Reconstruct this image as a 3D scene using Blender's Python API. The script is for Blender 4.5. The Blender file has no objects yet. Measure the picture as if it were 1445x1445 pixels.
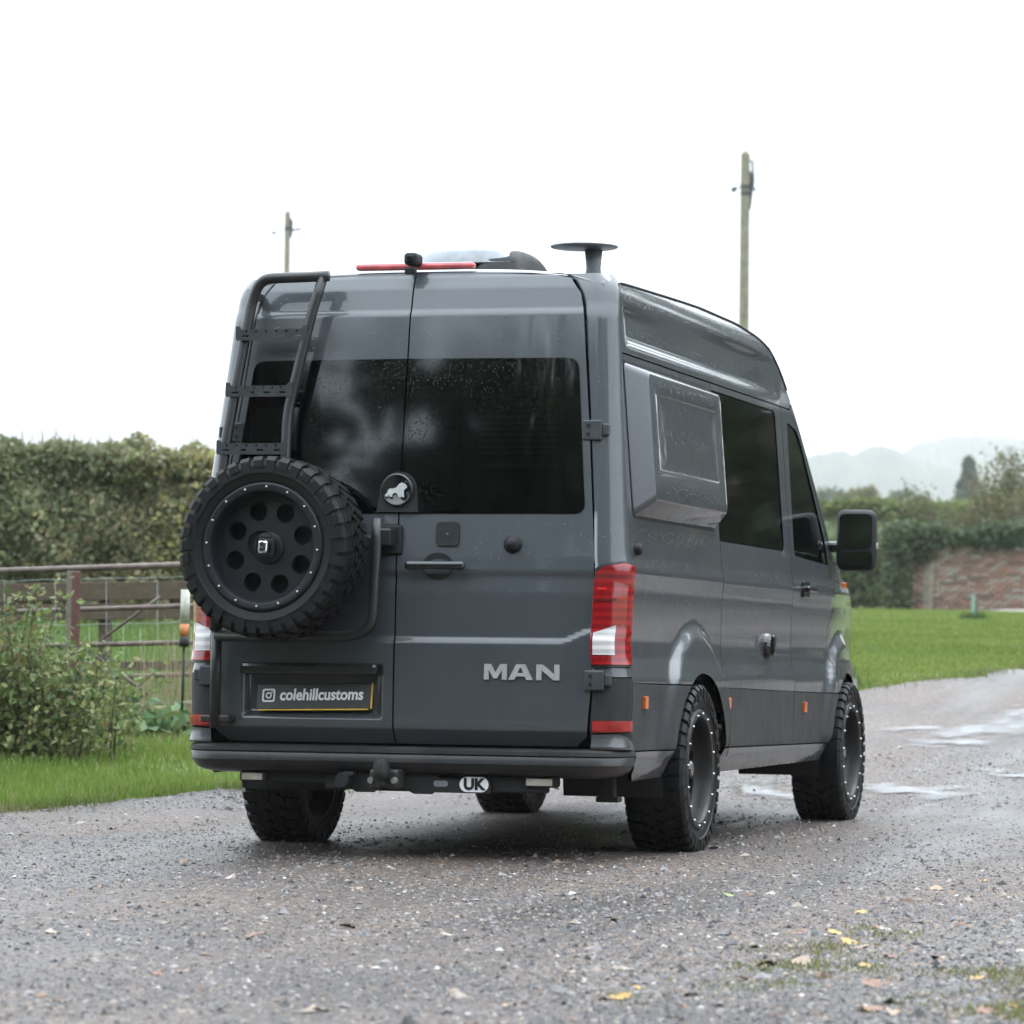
import bpy, bmesh, math, random
import numpy as np
from mathutils import Vector, Matrix
from mathutils.geometry import delaunay_2d_cdt

random.seed(4); rng = np.random.default_rng(7)
scene = bpy.context.scene
COL = scene.collection

# ------------------------------------------------------------------ camera
YAW, PITCH, ROLL = math.radians(-16.157), math.radians(2.335), math.radians(0.67)
CAM = np.array([4.777, -16.03, 0.867])
FPX = 85 / 24 * 1445.0
def _axes():
    cy, sy = math.cos(YAW), math.sin(YAW)
    f = np.array([sy * math.cos(PITCH), cy * math.cos(PITCH), math.sin(PITCH)])
    r = np.array([cy, -sy, 0.0]); u = np.cross(r, f)
    c, s = math.cos(ROLL), math.sin(ROLL)
    return c * r + s * u, -s * r + c * u, f
AR, AU, AF = _axes()
cam = bpy.data.cameras.new('camera')
cam.sensor_fit = 'HORIZONTAL'; cam.sensor_width = 24.0; cam.lens = 85.0
cam.clip_start = 0.1; cam.clip_end = 6000
cam.dof.use_dof = True; cam.dof.focus_distance = 15.4; cam.dof.aperture_fstop = 3.8
cam_ob = bpy.data.objects.new('camera', cam); COL.objects.link(cam_ob)
cam_ob.matrix_world = Matrix(((AR[0], AU[0], -AF[0], CAM[0]), (AR[1], AU[1], -AF[1], CAM[1]), (AR[2], AU[2], -AF[2], CAM[2]), (0, 0, 0, 1)))
scene.camera = cam_ob

# ------------------------------------------------------------------ overcast sky and soft sun
SUN_EL, SUN_AZ = math.radians(66), math.radians(35)      # azimuth clockwise from +y
world = bpy.data.worlds.new('World'); scene.world = world; world.use_nodes = True
nt = world.node_tree; nt.nodes.clear()
out = nt.nodes.new('ShaderNodeOutputWorld'); bg = nt.nodes.new('ShaderNodeBackground')
sky = nt.nodes.new('ShaderNodeTexSky'); sky.sky_type = 'NISHITA'; sky.sun_disc = False
sky.sun_elevation = SUN_EL; sky.sun_rotation = SUN_AZ; sky.air_density = 1.0; sky.dust_density = 4.0
hsv = nt.nodes.new('ShaderNodeHueSaturation'); hsv.inputs['Saturation'].default_value = 0.12
mixw = nt.nodes.new('ShaderNodeMix'); mixw.data_type = 'RGBA'; mixw.inputs[0].default_value = 0.85
# even cloud cover: standard overcast sky, three times brighter overhead than at the horizon
wtc = nt.nodes.new('ShaderNodeTexCoord'); wsep = nt.nodes.new('ShaderNodeSeparateXYZ'); nt.links.new(wtc.outputs['Generated'], wsep.inputs[0])
wcl = nt.nodes.new('ShaderNodeClamp'); nt.links.new(wsep.outputs[2], wcl.inputs[0])
wma = nt.nodes.new('ShaderNodeMath'); wma.operation = 'MULTIPLY_ADD'; wma.inputs[1].default_value = 2 / 3; wma.inputs[2].default_value = 1 / 3; nt.links.new(wcl.outputs[0], wma.inputs[0])
wmu = nt.nodes.new('ShaderNodeVectorMath'); wmu.operation = 'SCALE'; wmu.inputs[0].default_value = (15.6, 17.3, 18.9); nt.links.new(wma.outputs[0], wmu.inputs['Scale'])
nt.links.new(wmu.outputs[0], mixw.inputs[7])
nt.links.new(sky.outputs[0], hsv.inputs['Color']); nt.links.new(hsv.outputs[0], mixw.inputs[6])
nt.links.new(mixw.outputs[2], bg.inputs[0]); bg.inputs[1].default_value = 0.12
nt.links.new(bg.outputs[0], out.inputs[0])
sun = bpy.data.lights.new('sun', 'SUN'); sun.energy = 0.7; sun.angle = math.radians(35); sun.color = (1, 0.97, 0.93)
sun_ob = bpy.data.objects.new('sun', sun); COL.objects.link(sun_ob)
sd = Vector((math.sin(SUN_AZ) * math.cos(SUN_EL), math.cos(SUN_AZ) * math.cos(SUN_EL), math.sin(SUN_EL)))
sun_ob.rotation_euler = sd.to_track_quat('Z', 'Y').to_euler(); sun_ob.location = (0, 0, 30)
scene.view_settings.view_transform = 'Standard'; scene.view_settings.look = 'None'
scene.view_settings.gamma = 1.0; scene.view_settings.exposure = 1.3
scene.render.engine = 'CYCLES'
scene.cycles.use_denoising = True
scene.cycles.max_bounces = 8; scene.cycles.transparent_max_bounces = 12
scene.cycles.volume_bounces = 0; scene.cycles.caustics_reflective = False; scene.cycles.caustics_refractive = False

# ------------------------------------------------------------------ helpers
def tag(o, label=None, cat=None, group=None, kind=None):
    if label: o['label'] = label
    if cat: o['category'] = cat
    if group: o['group'] = group
    if kind: o['kind'] = kind
    return o
def thing(name, label, cat, loc=(0, 0, 0), rz=0.0, group=None):
    o = bpy.data.objects.new(name, None); COL.objects.link(o)
    o.location = loc; o.rotation_euler = (0, 0, rz); o.empty_display_size = 0.2
    return tag(o, label, cat, group)
def link(name, me, mat=None, parent=None, loc=None, rot=None):
    if mat is not None and not me.materials: me.materials.append(mat)
    o = bpy.data.objects.new(name, me); COL.objects.link(o)
    if parent is not None: o.parent = parent
    if loc is not None: o.location = loc
    if rot is not None: o.rotation_euler = rot
    return o
def mesh(name, V, F, smooth=False):
    me = bpy.data.meshes.new(name)
    me.from_pydata([tuple(map(float, v)) for v in V], [], [tuple(map(int, f)) for f in F]); me.update()
    if smooth: me.polygons.foreach_set('use_smooth', [True] * len(me.polygons))
    return me
def tri_mesh(name, V, T, tint=None, smooth=False):
    V = np.asarray(V, np.float32); T = np.asarray(T, np.int32)
    me = bpy.data.meshes.new(name)
    me.vertices.add(len(V)); me.vertices.foreach_set('co', V.ravel())
    me.loops.add(T.size); me.loops.foreach_set('vertex_index', T.ravel())
    me.polygons.add(len(T)); me.polygons.foreach_set('loop_start', np.arange(0, T.size, 3, dtype=np.int32))
    me.polygons.foreach_set('loop_total', np.full(len(T), 3, np.int32))
    me.polygons.foreach_set('use_smooth', np.full(len(T), smooth))
    me.update(calc_edges=True); me.validate()
    if tint is not None:
        at = me.color_attributes.new('tint', 'FLOAT_COLOR', 'POINT')
        c = np.ones((len(V), 4), np.float32); c[:, :3] = tint; at.data.foreach_set('color', c.ravel())
    return me
def merge(*parts):
    V, F = [], []
    for v, f in parts:
        n = len(V); V += [tuple(p) for p in v]; F += [tuple(i + n for i in q) for q in f]
    return V, F
def box_vf(c, s, rot=None, bev=0.0, seg=2):
    bm = bmesh.new(); bmesh.ops.create_cube(bm, size=1.0)
    for v in bm.verts: v.co = Vector((v.co.x * s[0], v.co.y * s[1], v.co.z * s[2]))
    if bev > 0: bmesh.ops.bevel(bm, geom=bm.edges[:], offset=bev, segments=seg, affect='EDGES', profile=0.5)
    M = (rot.to_3x3() if rot is not None else Matrix.Identity(3))
    bm.verts.index_update()
    V = [M @ v.co + Vector(c) for v in bm.verts]; F = [[v.index for v in f.verts] for f in bm.faces]; bm.free()
    return V, F
def box(name, c, s, mat, parent=None, bev=0.0, rot=None, smooth=False):
    return link(name, mesh(name, *box_vf(c, s, rot, bev), smooth=smooth), mat, parent)
def fillet(pts, r, n=6):
    P = [Vector(p) for p in pts]; o = [P[0]]
    for i in range(1, len(P) - 1):
        a, b, c = P[i - 1], P[i], P[i + 1]; d0, d1 = (a - b), (c - b)
        k = min(r, d0.length * .49, d1.length * .49); p0 = b + d0.normalized() * k; p1 = b + d1.normalized() * k
        for j in range(n + 1):
            t = j / n; o.append(p0 * (1 - t) ** 2 + b * 2 * t * (1 - t) + p1 * t * t)
    return o + [P[-1]]
def tube_vf(pts, r, n=10, cap=True):
    P = [Vector(p) for p in pts]; V, F = [], []; rr = r if hasattr(r, '__len__') else [r] * len(P)
    t0 = (P[1] - P[0]).normalized(); up = Vector((0, 0, 1)) if abs(t0.z) < .9 else Vector((1, 0, 0))
    nx = t0.cross(up).normalized()
    for i, p in enumerate(P):
        t = (P[min(i + 1, len(P) - 1)] - P[max(i - 1, 0)]).normalized()
        nx = (nx - t * nx.dot(t)).normalized(); ny = t.cross(nx)
        for k in range(n):
            a = 2 * math.pi * k / n; V.append(p + (nx * math.cos(a) + ny * math.sin(a)) * rr[i])
    for i in range(len(P) - 1):
        for k in range(n): F.append((i * n + k, i * n + (k + 1) % n, (i + 1) * n + (k + 1) % n, (i + 1) * n + k))
    if cap: F.append(tuple(range(n))[::-1]); F.append(tuple(range((len(P) - 1) * n, len(P) * n)))
    return V, F
def tube(name, pts, r, mat, parent=None, n=10):
    return link(name, mesh(name, *tube_vf(pts, r, n), smooth=True), mat, parent)
def lathe_vf(prof, n=32, axis='y', c=(0, 0, 0), closed=False):
    V, F = [], []; m = len(prof)
    for k in range(n):
        a = 2 * math.pi * k / n; ca, sa = math.cos(a), math.sin(a)
        for h, r in prof:
            p = {'y': (r * ca, h, r * sa), 'x': (h, r * ca, r * sa), 'z': (r * ca, r * sa, h)}[axis]
            V.append((p[0] + c[0], p[1] + c[1], p[2] + c[2]))
    for k in range(n):
        for j in range(m if closed else m - 1):
            F.append((k * m + j, ((k + 1) % n) * m + j, ((k + 1) % n) * m + (j + 1) % m, k * m + (j + 1) % m))
    return V, F
def fix_normals(me):
    bm = bmesh.new(); bm.from_mesh(me); bmesh.ops.recalc_face_normals(bm, faces=bm.faces[:]); bm.to_mesh(me); bm.free(); return me
def inside(P, poly):
    P = np.asarray(P, float); poly = np.asarray(poly, float); x, y = P[:, 0], P[:, 1]; r = np.zeros(len(P), bool)
    for (x0, y0), (x1, y1) in zip(poly, np.roll(poly, -1, 0)):
        c = ((y0 > y) != (y1 > y)); r ^= c & (x < (x1 - x0) * (y - y0) / (y1 - y0 + 1e-12) + x0)
    return r
def subdiv(poly, h):
    o = []
    for p, q in zip(poly, list(poly[1:]) + [poly[0]]):
        n = max(1, int(math.ceil(math.dist(p, q) / h)))
        o += [(p[0] + (q[0] - p[0]) * i / n, p[1] + (q[1] - p[1]) * i / n) for i in range(n)]
    return o
def cdt(outer, holes, h, bstep=None):
    loops = [subdiv(l, bstep or h) for l in [outer] + list(holes)]
    V, E = [], []
    for l in loops:
        n = len(V); V += l; E += [(n + i, n + (i + 1) % len(l)) for i in range(len(l))]
    nb = len(V); B = np.array(V); O = np.array(outer)
    xs = np.arange(O[:, 0].min() + h / 2, O[:, 0].max(), h); ys = np.arange(O[:, 1].min() + h / 2, O[:, 1].max(), h)
    if len(xs) and len(ys):
        G = np.stack(np.meshgrid(xs, ys), -1).reshape(-1, 2); k = inside(G, outer)
        for hl in holes: k &= ~inside(G, hl)
        G = G[k]
        if len(G):
            d = np.full(len(G), 9.)
            for i in range(0, len(B), 200): d = np.minimum(d, np.sqrt(((G[:, None] - B[None, i:i + 200]) ** 2).sum(-1)).min(1))
            V = V + [tuple(g) for g in G[d > .45 * h]]
    r = delaunay_2d_cdt([Vector(v) for v in V], E, [], 0, 1e-6)
    v2 = np.array([tuple(v) for v in r[0]]); T = np.array([f for f in r[2] if len(f) == 3])
    c = v2[T].mean(1); k = inside(c, outer)
    for hl in holes: k &= ~inside(c, hl)
    return v2, T[k]
def panel(name, outer, surf, mat, parent, h=.04, holes=(), rim=.015, outward=None, bstep=None):
    """a skin cut from the 2-D outline, laid on surf(u,v) -> (x,y,z), edges turned inwards by rim"""
    v2, T = cdt(outer, holes, h, bstep); e = .006
    S = lambda a: np.array([surf(u, v) for u, v in a])
    P = S(v2); du = S(v2 + [e, 0]) - S(v2 - [e, 0]); dv = S(v2 + [0, e]) - S(v2 - [0, e])
    N = np.cross(du, dv); N /= np.linalg.norm(N, axis=1)[:, None] + 1e-12
    if outward is not None and (N @ np.array(outward)).mean() < 0: N = -N
    fn = np.cross(P[T[:, 1]] - P[T[:, 0]], P[T[:, 2]] - P[T[:, 0]])
    fl = (fn * N[T].mean(1)).sum(1) < 0; T = T.copy(); T[fl] = T[fl][:, ::-1]
    V = [tuple(p) for p in P]; F = [tuple(t) for t in T]; NN = [tuple(n) for n in N]
    if rim > 0:
        cnt = {}
        for t in F:
            for i in range(3): cnt[(t[i], t[(i + 1) % 3])] = 1
        for (a, b) in list(cnt):
            if (b, a) not in cnt:
                n0 = len(V); pa, pb = P[a], P[b]
                V += [tuple(pa), tuple(pb), tuple(pb - N[b] * rim), tuple(pa - N[a] * rim)]
                q = np.cross(pb - pa, -N[a]); q = -q / (np.linalg.norm(q) + 1e-12)
                NN += [tuple(-q)] * 4; F.append((n0 + 3, n0 + 2, n0 + 1, n0))
    me = mesh(name, V, F, True); me.normals_split_custom_set_from_vertices(NN)
    return link(name, me, mat, parent)
def rrect(x0, z0, x1, z1, r, n=5):
    o = []
    for cx, cz, a0 in ((x1 - r, z0 + r, -90), (x1 - r, z1 - r, 0), (x0 + r, z1 - r, 90), (x0 + r, z0 + r, 180)):
        for i in range(n + 1):
            a = math.radians(a0 + 90 * i / n); o.append((cx + r * math.cos(a), cz + r * math.sin(a)))
    return o
def rpoly(poly, r, n=5):
    P = [Vector((p[0], p[1])) for p in poly]; o = []
    for i in range(len(P)):
        a, b, c = P[i - 1], P[i], P[(i + 1) % len(P)]; d0, d1 = a - b, c - b
        k = min(r, d0.length * .45, d1.length * .45); p0 = b + d0.normalized() * k; p1 = b + d1.normalized() * k
        for j in range(n + 1):
            t = j / n; q = p0 * (1 - t) ** 2 + b * 2 * t * (1 - t) + p1 * t * t; o.append((q.x, q.y))
    return o
def extrude_vf(poly, d, place, holes=()):
    """flat outline (closed) pushed to thickness d; place(u,v,w) -> point"""
    v2, T = cdt(poly, holes, 9.0, 9.0); n = len(v2)
    V = [place(u, v, d) for u, v in v2] + [place(u, v, 0) for u, v in v2]; F = [tuple(t) for t in T] + [tuple(i + n for i in t[::-1]) for t in T]
    E = {(t[i], t[(i + 1) % 3]) for t in T.tolist() for i in range(3)}
    F += [(b, a, a + n, b + n) for a, b in E if (b, a) not in E]
    return V, F
def extrude(name, poly, d, place, mat, parent, holes=()):
    return link(name, fix_normals(mesh(name, *extrude_vf(poly, d, place, holes))), mat, parent)
def sstep(a, b, x):
    t = np.clip((np.asarray(x, float) - a) / (b - a), 0, 1); return t * t * (3 - 2 * t)

def ss1(a, b, x):
    t = (x - a) / (b - a); t = 0.0 if t < 0 else (1.0 if t > 1 else t); return t * t * (3 - 2 * t)

# ------------------------------------------------------------------ materials
def nodes(name):
    m = bpy.data.materials.new(name); m.use_nodes = True; t = m.node_tree
    return m, t, t.nodes['Principled BSDF']
def N(t, kind, **kw):
    n = t.nodes.new('ShaderNode' + kind)
    for k, v in kw.items():
        if k.startswith('i_'): n.inputs[k[2:].replace('_', ' ')].default_value = v
        else: setattr(n, k, v)
    return n
def ramp(t, src, stops):
    r = t.nodes.new('ShaderNodeValToRGB'); el = r.color_ramp.elements
    while len(el) < len(stops): el.new(.5)
    for e, (p, c) in zip(el, stops): e.position = p; e.color = (c + (1,)) if len(c) == 3 else c
    t.links.new(src, r.inputs[0]); return r
def noise(t, scale, detail=4, rough=.6, vec=None):
    n = N(t, 'TexNoise'); n.inputs['Scale'].default_value = scale; n.inputs['Detail'].default_value = detail; n.inputs['Roughness'].default_value = rough
    if vec is not None: t.links.new(vec, n.inputs['Vector'])
    return n
def coords(t, scale=(1, 1, 1)):
    c = N(t, 'TexCoord'); m = N(t, 'Mapping'); m.inputs['Scale'].default_value = scale
    t.links.new(c.outputs['Object'], m.inputs[0]); return m.outputs[0]
def bump(t, b, src, strength, dist, prev=None):
    n = N(t, 'Bump'); n.inputs['Strength'].default_value = strength; n.inputs['Distance'].default_value = dist
    t.links.new(src, n.inputs['Height'])
    if prev is not None: t.links.new(prev.outputs[0], n.inputs['Normal'])
    t.links.new(n.outputs[0], b.inputs['Normal']); return n
def simple(name, col, rough=.5, metal=0.0, var=.25, scale=12, bmp=0.0, coat=0.0, spec=.5):
    m, t, b = nodes(name); n = noise(t, scale, vec=coords(t))
    lo = tuple(c * (1 - var) for c in col); hi = tuple(min(1, c * (1 + var)) for c in col)
    r = ramp(t, n.outputs[0], [(.3, lo), (.7, hi)]); t.links.new(r.outputs[0], b.inputs['Base Color'])
    b.inputs['Roughness'].default_value = rough; b.inputs['Metallic'].default_value = metal
    b.inputs['Coat Weight'].default_value = coat; b.inputs['Coat Roughness'].default_value = .05; b.inputs['Specular IOR Level'].default_value = spec
    if bmp: bump(t, b, noise(t, scale * 6, vec=coords(t)).outputs[0], bmp, .004)
    return m
def wet(name, col, rough, coat, drops=.5, coatr=.06, metal=0.0, var=.1):
    """painted or moulded surface with rain beads and run marks on it"""
    m, t, b = nodes(name); v = coords(t)
    n = noise(t, 3, vec=coords(t, (1, 1, .25)))
    r = ramp(t, n.outputs[0], [(.3, tuple(c * (1 - var) for c in col)), (.7, tuple(c * (1 + var) for c in col))])
    geo = N(t, 'NewGeometry'); sz_ = N(t, 'SeparateXYZ'); t.links.new(geo.outputs['Position'], sz_.inputs[0])
    hz = N(t, 'MapRange'); hz.inputs[1].default_value = .35; hz.inputs[2].default_value = 1.15; hz.inputs[3].default_value = .62; hz.inputs[4].default_value = 0; t.links.new(sz_.outputs[2], hz.inputs[0])
    gn = ramp(t, noise(t, 5, 7, .72, coords(t, (1, .7, .45))).outputs[0], [(.38, (0, 0, 0)), (.72, (1, 1, 1))])
    gm = N(t, 'Math', operation='MULTIPLY'); t.links.new(gn.outputs[0], gm.inputs[0]); t.links.new(hz.outputs[0], gm.inputs[1])
    gx_ = N(t, 'Mix', data_type='RGBA'); gx_.inputs[7].default_value = (.062, .054, .046, 1); t.links.new(gm.outputs[0], gx_.inputs[0]); t.links.new(r.outputs[0], gx_.inputs[6])
    t.links.new(gx_.outputs[2], b.inputs['Base Color'])           # splashed road grime low on the body
    b.inputs['Metallic'].default_value = metal; b.inputs['Coat Weight'].default_value = coat
    rn = ramp(t, noise(t, 14, 6, .7, coords(t, (1, 1, .6))).outputs[0], [(.3, (rough * .9,) * 3), (.75, (min(1, rough * 1.15),) * 3)])
    t.links.new(rn.outputs[0], b.inputs['Roughness'])
    cr = ramp(t, noise(t, 9, 5, .7, coords(t, (1, 1, .5))).outputs[0], [(.35, (coatr * .7,) * 3), (.75, (coatr * 1.6,) * 3)])
    t.links.new(cr.outputs[0], b.inputs['Coat Roughness'])
    vo = N(t, 'TexVoronoi'); vo.inputs['Scale'].default_value = 85; t.links.new(v, vo.inputs['Vector'])
    sep = N(t, 'SeparateColor'); t.links.new(vo.outputs['Color'], sep.inputs[0])
    th = N(t, 'MapRange'); th.inputs[1].default_value = .62; th.inputs[2].default_value = 1.0; th.inputs[3].default_value = 0; th.inputs[4].default_value = .42
    t.links.new(sep.outputs[0], th.inputs[0])
    sub = N(t, 'Math', operation='SUBTRACT'); t.links.new(th.outputs[0], sub.inputs[0]); t.links.new(vo.outputs['Distance'], sub.inputs[1])
    mx = N(t, 'Math', operation='MAXIMUM'); mx.inputs[1].default_value = 0; t.links.new(sub.outputs[0], mx.inputs[0])
    bn = N(t, 'Bump'); bn.inputs['Strength'].default_value = drops; bn.inputs['Distance'].default_value = .004
    t.links.new(mx.outputs[0], bn.inputs['Height'])
    t.links.new(bn.outputs[0], b.inputs['Coat Normal']); t.links.new(bn.outputs[0], b.inputs['Normal'])
    return m
PAINT = wet('slate_grey_paint', (.034, .042, .051), .45, 1.0, .5, .05)
PAINT.node_tree.nodes['Principled BSDF'].inputs['Specular IOR Level'].default_value = .6
TRIM = wet('black_textured_trim', (.009, .0105, .012), .6, .0, .35)
TRIM.node_tree.nodes['Principled BSDF'].inputs['Specular IOR Level'].default_value = .35
GLOSSBLK = wet('gloss_black_plastic', (.008, .009, .01), .2, .6, .4)
FRAME = wet('black_powder_coat', (.010, .0115, .013), .42, .2, .3)
CLAD = wet('charcoal_cladding', (.013, .015, .0175), .58, .03, .3)
RUBBER = simple('wet_tyre_rubber', (.0045, .0048, .0053), .5, bmp=.25, scale=30, spec=.28)
RIMBLK = wet('satin_black_alloy', (.0045, .006, .0085), .5, .05, .2)
RIMBLK.node_tree.nodes['Principled BSDF'].inputs['Specular IOR Level'].default_value = .35
UNDER = simple('underbody_black', (.009, .009, .01), .7)
CHROME = simple('chrome', (.75, .76, .78), .12, 1.0, var=.05)
STEEL = simple('bright_steel', (.55, .56, .57), .3, .9, var=.1)
ORANGE = simple('amber_lens', (.62, .13, .015), .2, coat=.8)
REFLRED = simple('red_reflector', (.32, .015, .012), .25, coat=.6)
PLATEW = simple('printed_white', (.72, .73, .74), .4, var=.03)
PLATEY = simple('plate_yellow', (.65, .38, .02), .4)
WHITE = simple('white_sticker', (.8, .81, .82), .35, var=.03)
INK = simple('black_ink', (.01, .01, .01), .4)
LAMPW = simple('work_lamp_lens', (.42, .38, .33), .2, coat=.6)
def lens(name, col, col2):
    m, t, b = nodes(name); v = coords(t, (1, 1, 1))
    w = N(t, 'TexWave', bands_direction='Z'); w.inputs['Scale'].default_value = 9; w.inputs['Distortion'].default_value = .6; t.links.new(v, w.inputs[0])
    r = ramp(t, w.outputs['Fac'], [(.35, col), (.75, col2)]); t.links.new(r.outputs[0], b.inputs['Base Color'])
    b.inputs['Roughness'].default_value = .18; b.inputs['Coat Weight'].default_value = 1; b.inputs['Coat Roughness'].default_value = .03; return m
LENSR = lens('red_lamp_lens', (.20, .004, .007), (.31, .007, .010))
LENSC = lens('clear_lamp_lens', (.48, .46, .47), (.7, .68, .68))
def glass(name, tint, vis):
    m, t, b = nodes(name); t.nodes.remove(b); o = t.nodes['Material Output']
    tr = N(t, 'BsdfTransparent'); tr.inputs[0].default_value = tuple(tint) + (1,)
    gl = N(t, 'BsdfGlossy'); gl.inputs['Roughness'].default_value = .035; gl.inputs[0].default_value = (.9, .95, .97, 1)
    v = coords(t); vo = N(t, 'TexVoronoi'); vo.inputs['Scale'].default_value = 90; t.links.new(v, vo.inputs[0])
    mp = N(t, 'MapRange'); mp.inputs[1].default_value = 0; mp.inputs[2].default_value = .3; mp.inputs[3].default_value = 1; mp.inputs[4].default_value = 0
    t.links.new(vo.outputs['Distance'], mp.inputs[0])
    bn = N(t, 'Bump'); bn.inputs['Strength'].default_value = .03; bn.inputs['Distance'].default_value = .003
    t.links.new(mp.outputs[0], bn.inputs['Height']); t.links.new(bn.outputs[0], gl.inputs['Normal'])
    fr = N(t, 'Fresnel'); fr.inputs[0].default_value = 1.52
    ml = N(t, 'Math', operation='MULTIPLY_ADD'); ml.inputs[1].default_value = 1.0; ml.inputs[2].default_value = vis; t.links.new(fr.outputs[0], ml.inputs[0])
    mi = N(t, 'MixShader'); t.links.new(ml.outputs[0], mi.inputs[0]); t.links.new(tr.outputs[0], mi.inputs[1]); t.links.new(gl.outputs[0], mi.inputs[2])
    t.links.new(mi.outputs[0], o.inputs[0]); return m
GLASS = glass('privacy_glass', (.05, .06, .06), .015)
CABGLASS = glass('green_tinted_glass', (.55, .68, .62), .10)
BLIND = simple('green_grey_blind', (.10, .14, .12), .7)
INNER = simple('dark_interior', (.02, .021, .022), .8)

def leafmat(name, rough=.55, trans=.35):
    m, t, b = nodes(name); a = N(t, 'Attribute', attribute_name='tint')
    n = noise(t, 1.3, vec=coords(t)); mx = N(t, 'Mix', data_type='RGBA', blend_type='MULTIPLY'); mx.inputs[0].default_value = .5
    r = ramp(t, n.outputs[0], [(.3, (.7, .7, .7)), (.7, (1.2, 1.2, 1.2))])
    t.links.new(a.outputs['Color'], mx.inputs[6]); t.links.new(r.outputs[0], mx.inputs[7]); t.links.new(mx.outputs[2], b.inputs['Base Color'])
    b.inputs['Roughness'].default_value = rough; b.inputs['Specular IOR Level'].default_value = .35
    tr = N(t, 'BsdfTranslucent'); t.links.new(mx.outputs[2], tr.inputs[0])
    mi = N(t, 'MixShader'); mi.inputs[0].default_value = trans; o = t.nodes['Material Output']
    t.links.new(b.outputs[0], mi.inputs[1]); t.links.new(tr.outputs[0], mi.inputs[2]); t.links.new(mi.outputs[0], o.inputs[0]); return m
LEAF = leafmat('foliage'); GRASS = leafmat('grass_blades', .5, .4); FALLEN = leafmat('fallen_leaf', .35, .15)
STONE = leafmat('wet_stone', .34, 0.0)
STONE.node_tree.nodes['Principled BSDF'].inputs['Specular IOR Level'].default_value = .3
BARK = simple('bark', (.07, .055, .04), .8, bmp=.4, scale=20)
POLEWOOD = simple('weathered_pole_wood', (.20, .18, .13), .8, scale=6, bmp=.3)
POSTWOOD = simple('grey_post_wood', (.13, .115, .095), .85, scale=18, bmp=.4)
REDWOOD = simple('red_brown_stain', (.085, .032, .024), .7, scale=20, bmp=.3)
BOARDWOOD = simple('wet_brown_board', (.075, .052, .033), .7, scale=25, bmp=.4)
GALV = simple('rusty_galvanised_tube', (.10, .075, .062), .5, .2, var=.5, scale=14)
WIRE = simple('green_grey_wire', (.25, .30, .28), .4, .5)
IRON = simple('dark_fitting_iron', (.06, .065, .07), .5, .5)

# ------------------------------------------------------------------ ground
RH = np.array([math.cos(YAW), -math.sin(YAW)]); FH = np.array([math.sin(YAW), math.cos(YAW)])
def ad(x, y): return (x - CAM[0]) * RH[0] + (y - CAM[1]) * RH[1], (x - CAM[0]) * FH[0] + (y - CAM[1]) * FH[1]
def xy(a, d): return CAM[0] + a * RH[0] + d * FH[0], CAM[1] + a * RH[1] + d * FH[1]
def Had(a, d):
    a = np.asarray(a, float); d = np.asarray(d, float)
    L = np.interp(d, [19.4, 21.5, 25.6, 45, 120, 400, 4600], [0, .12, .42, 1.2, 3.2, 6, 14])
    Rr = np.interp(d, [20.8, 26, 32, 60, 92, 150, 400, 4600], [0, .30, .80, 1.55, 2.25, 3.4, 6, 14])
    t = sstep(-.085, -.02, a / np.maximum(d, 1))
    z = L * (1 - t) + Rr * t
    z = z + .008 * np.sin(a * 1.7 + d * .9) * sstep(21, 24, d)
    return z
def H(x, y): return Had(*ad(x, y))
def ray(u, v): return AR * ((u - 722.5) / FPX) - AU * ((v - 722.5) / FPX) + AF
def PD(u, v, d):
    """point on the pixel's ray at horizontal depth d"""
    r = ray(u, v); return CAM + r * (d / (r[0] * FH[0] + r[1] * FH[1]))
def G(u, v):
    """where the pixel's ray meets the ground"""
    lo = None
    for d in np.concatenate([np.arange(5, 60, .05), np.arange(60, 400, 1)]):
        p = PD(u, v, d)
        if p[2] <= H(p[0], p[1]): return p
    return PD(u, v, 400)

def ground_mat():
    m, t, b = nodes('turf_soil'); v = coords(t)
    r = ramp(t, noise(t, .35, 6, .6, v).outputs[0], [(.3, (.075, .115, .022)), (.55, (.11, .155, .03)), (.75, (.14, .165, .045))])
    t.links.new(r.outputs[0], b.inputs['Base Color']); b.inputs['Roughness'].default_value = .85
    bump(t, b, noise(t, 25, 5, .7, v).outputs[0], .8, .05); return m
def grid_lines(segs):
    o = []
    for a, b, s in segs: o += list(np.arange(a, b, s))
    return np.array(o)
ga = grid_lines([(-2400, -200, 120), (-200, -40, 16), (-40, -12, 2), (-12, 12, .4), (12, 40, 2), (40, 200, 16), (200, 2401, 120)])
gd = grid_lines([(-120, 0, 10), (0, 17, 1), (17, 50, .4), (50, 100, 2.5), (100, 300, 12), (300, 4481, 160)])
A2, D2 = np.meshgrid(ga, gd); gx, gy = xy(A2, D2)
GV = np.stack([gx, gy, Had(A2, D2)], -1).reshape(-1, 3); na = len(ga)
i0 = (np.arange(len(gd) - 1)[:, None] * na + np.arange(na - 1)[None]).ravel()
GT = np.concatenate([np.stack([i0, i0 + 1, i0 + na + 1], 1), np.stack([i0, i0 + na + 1, i0 + na], 1)])
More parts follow.
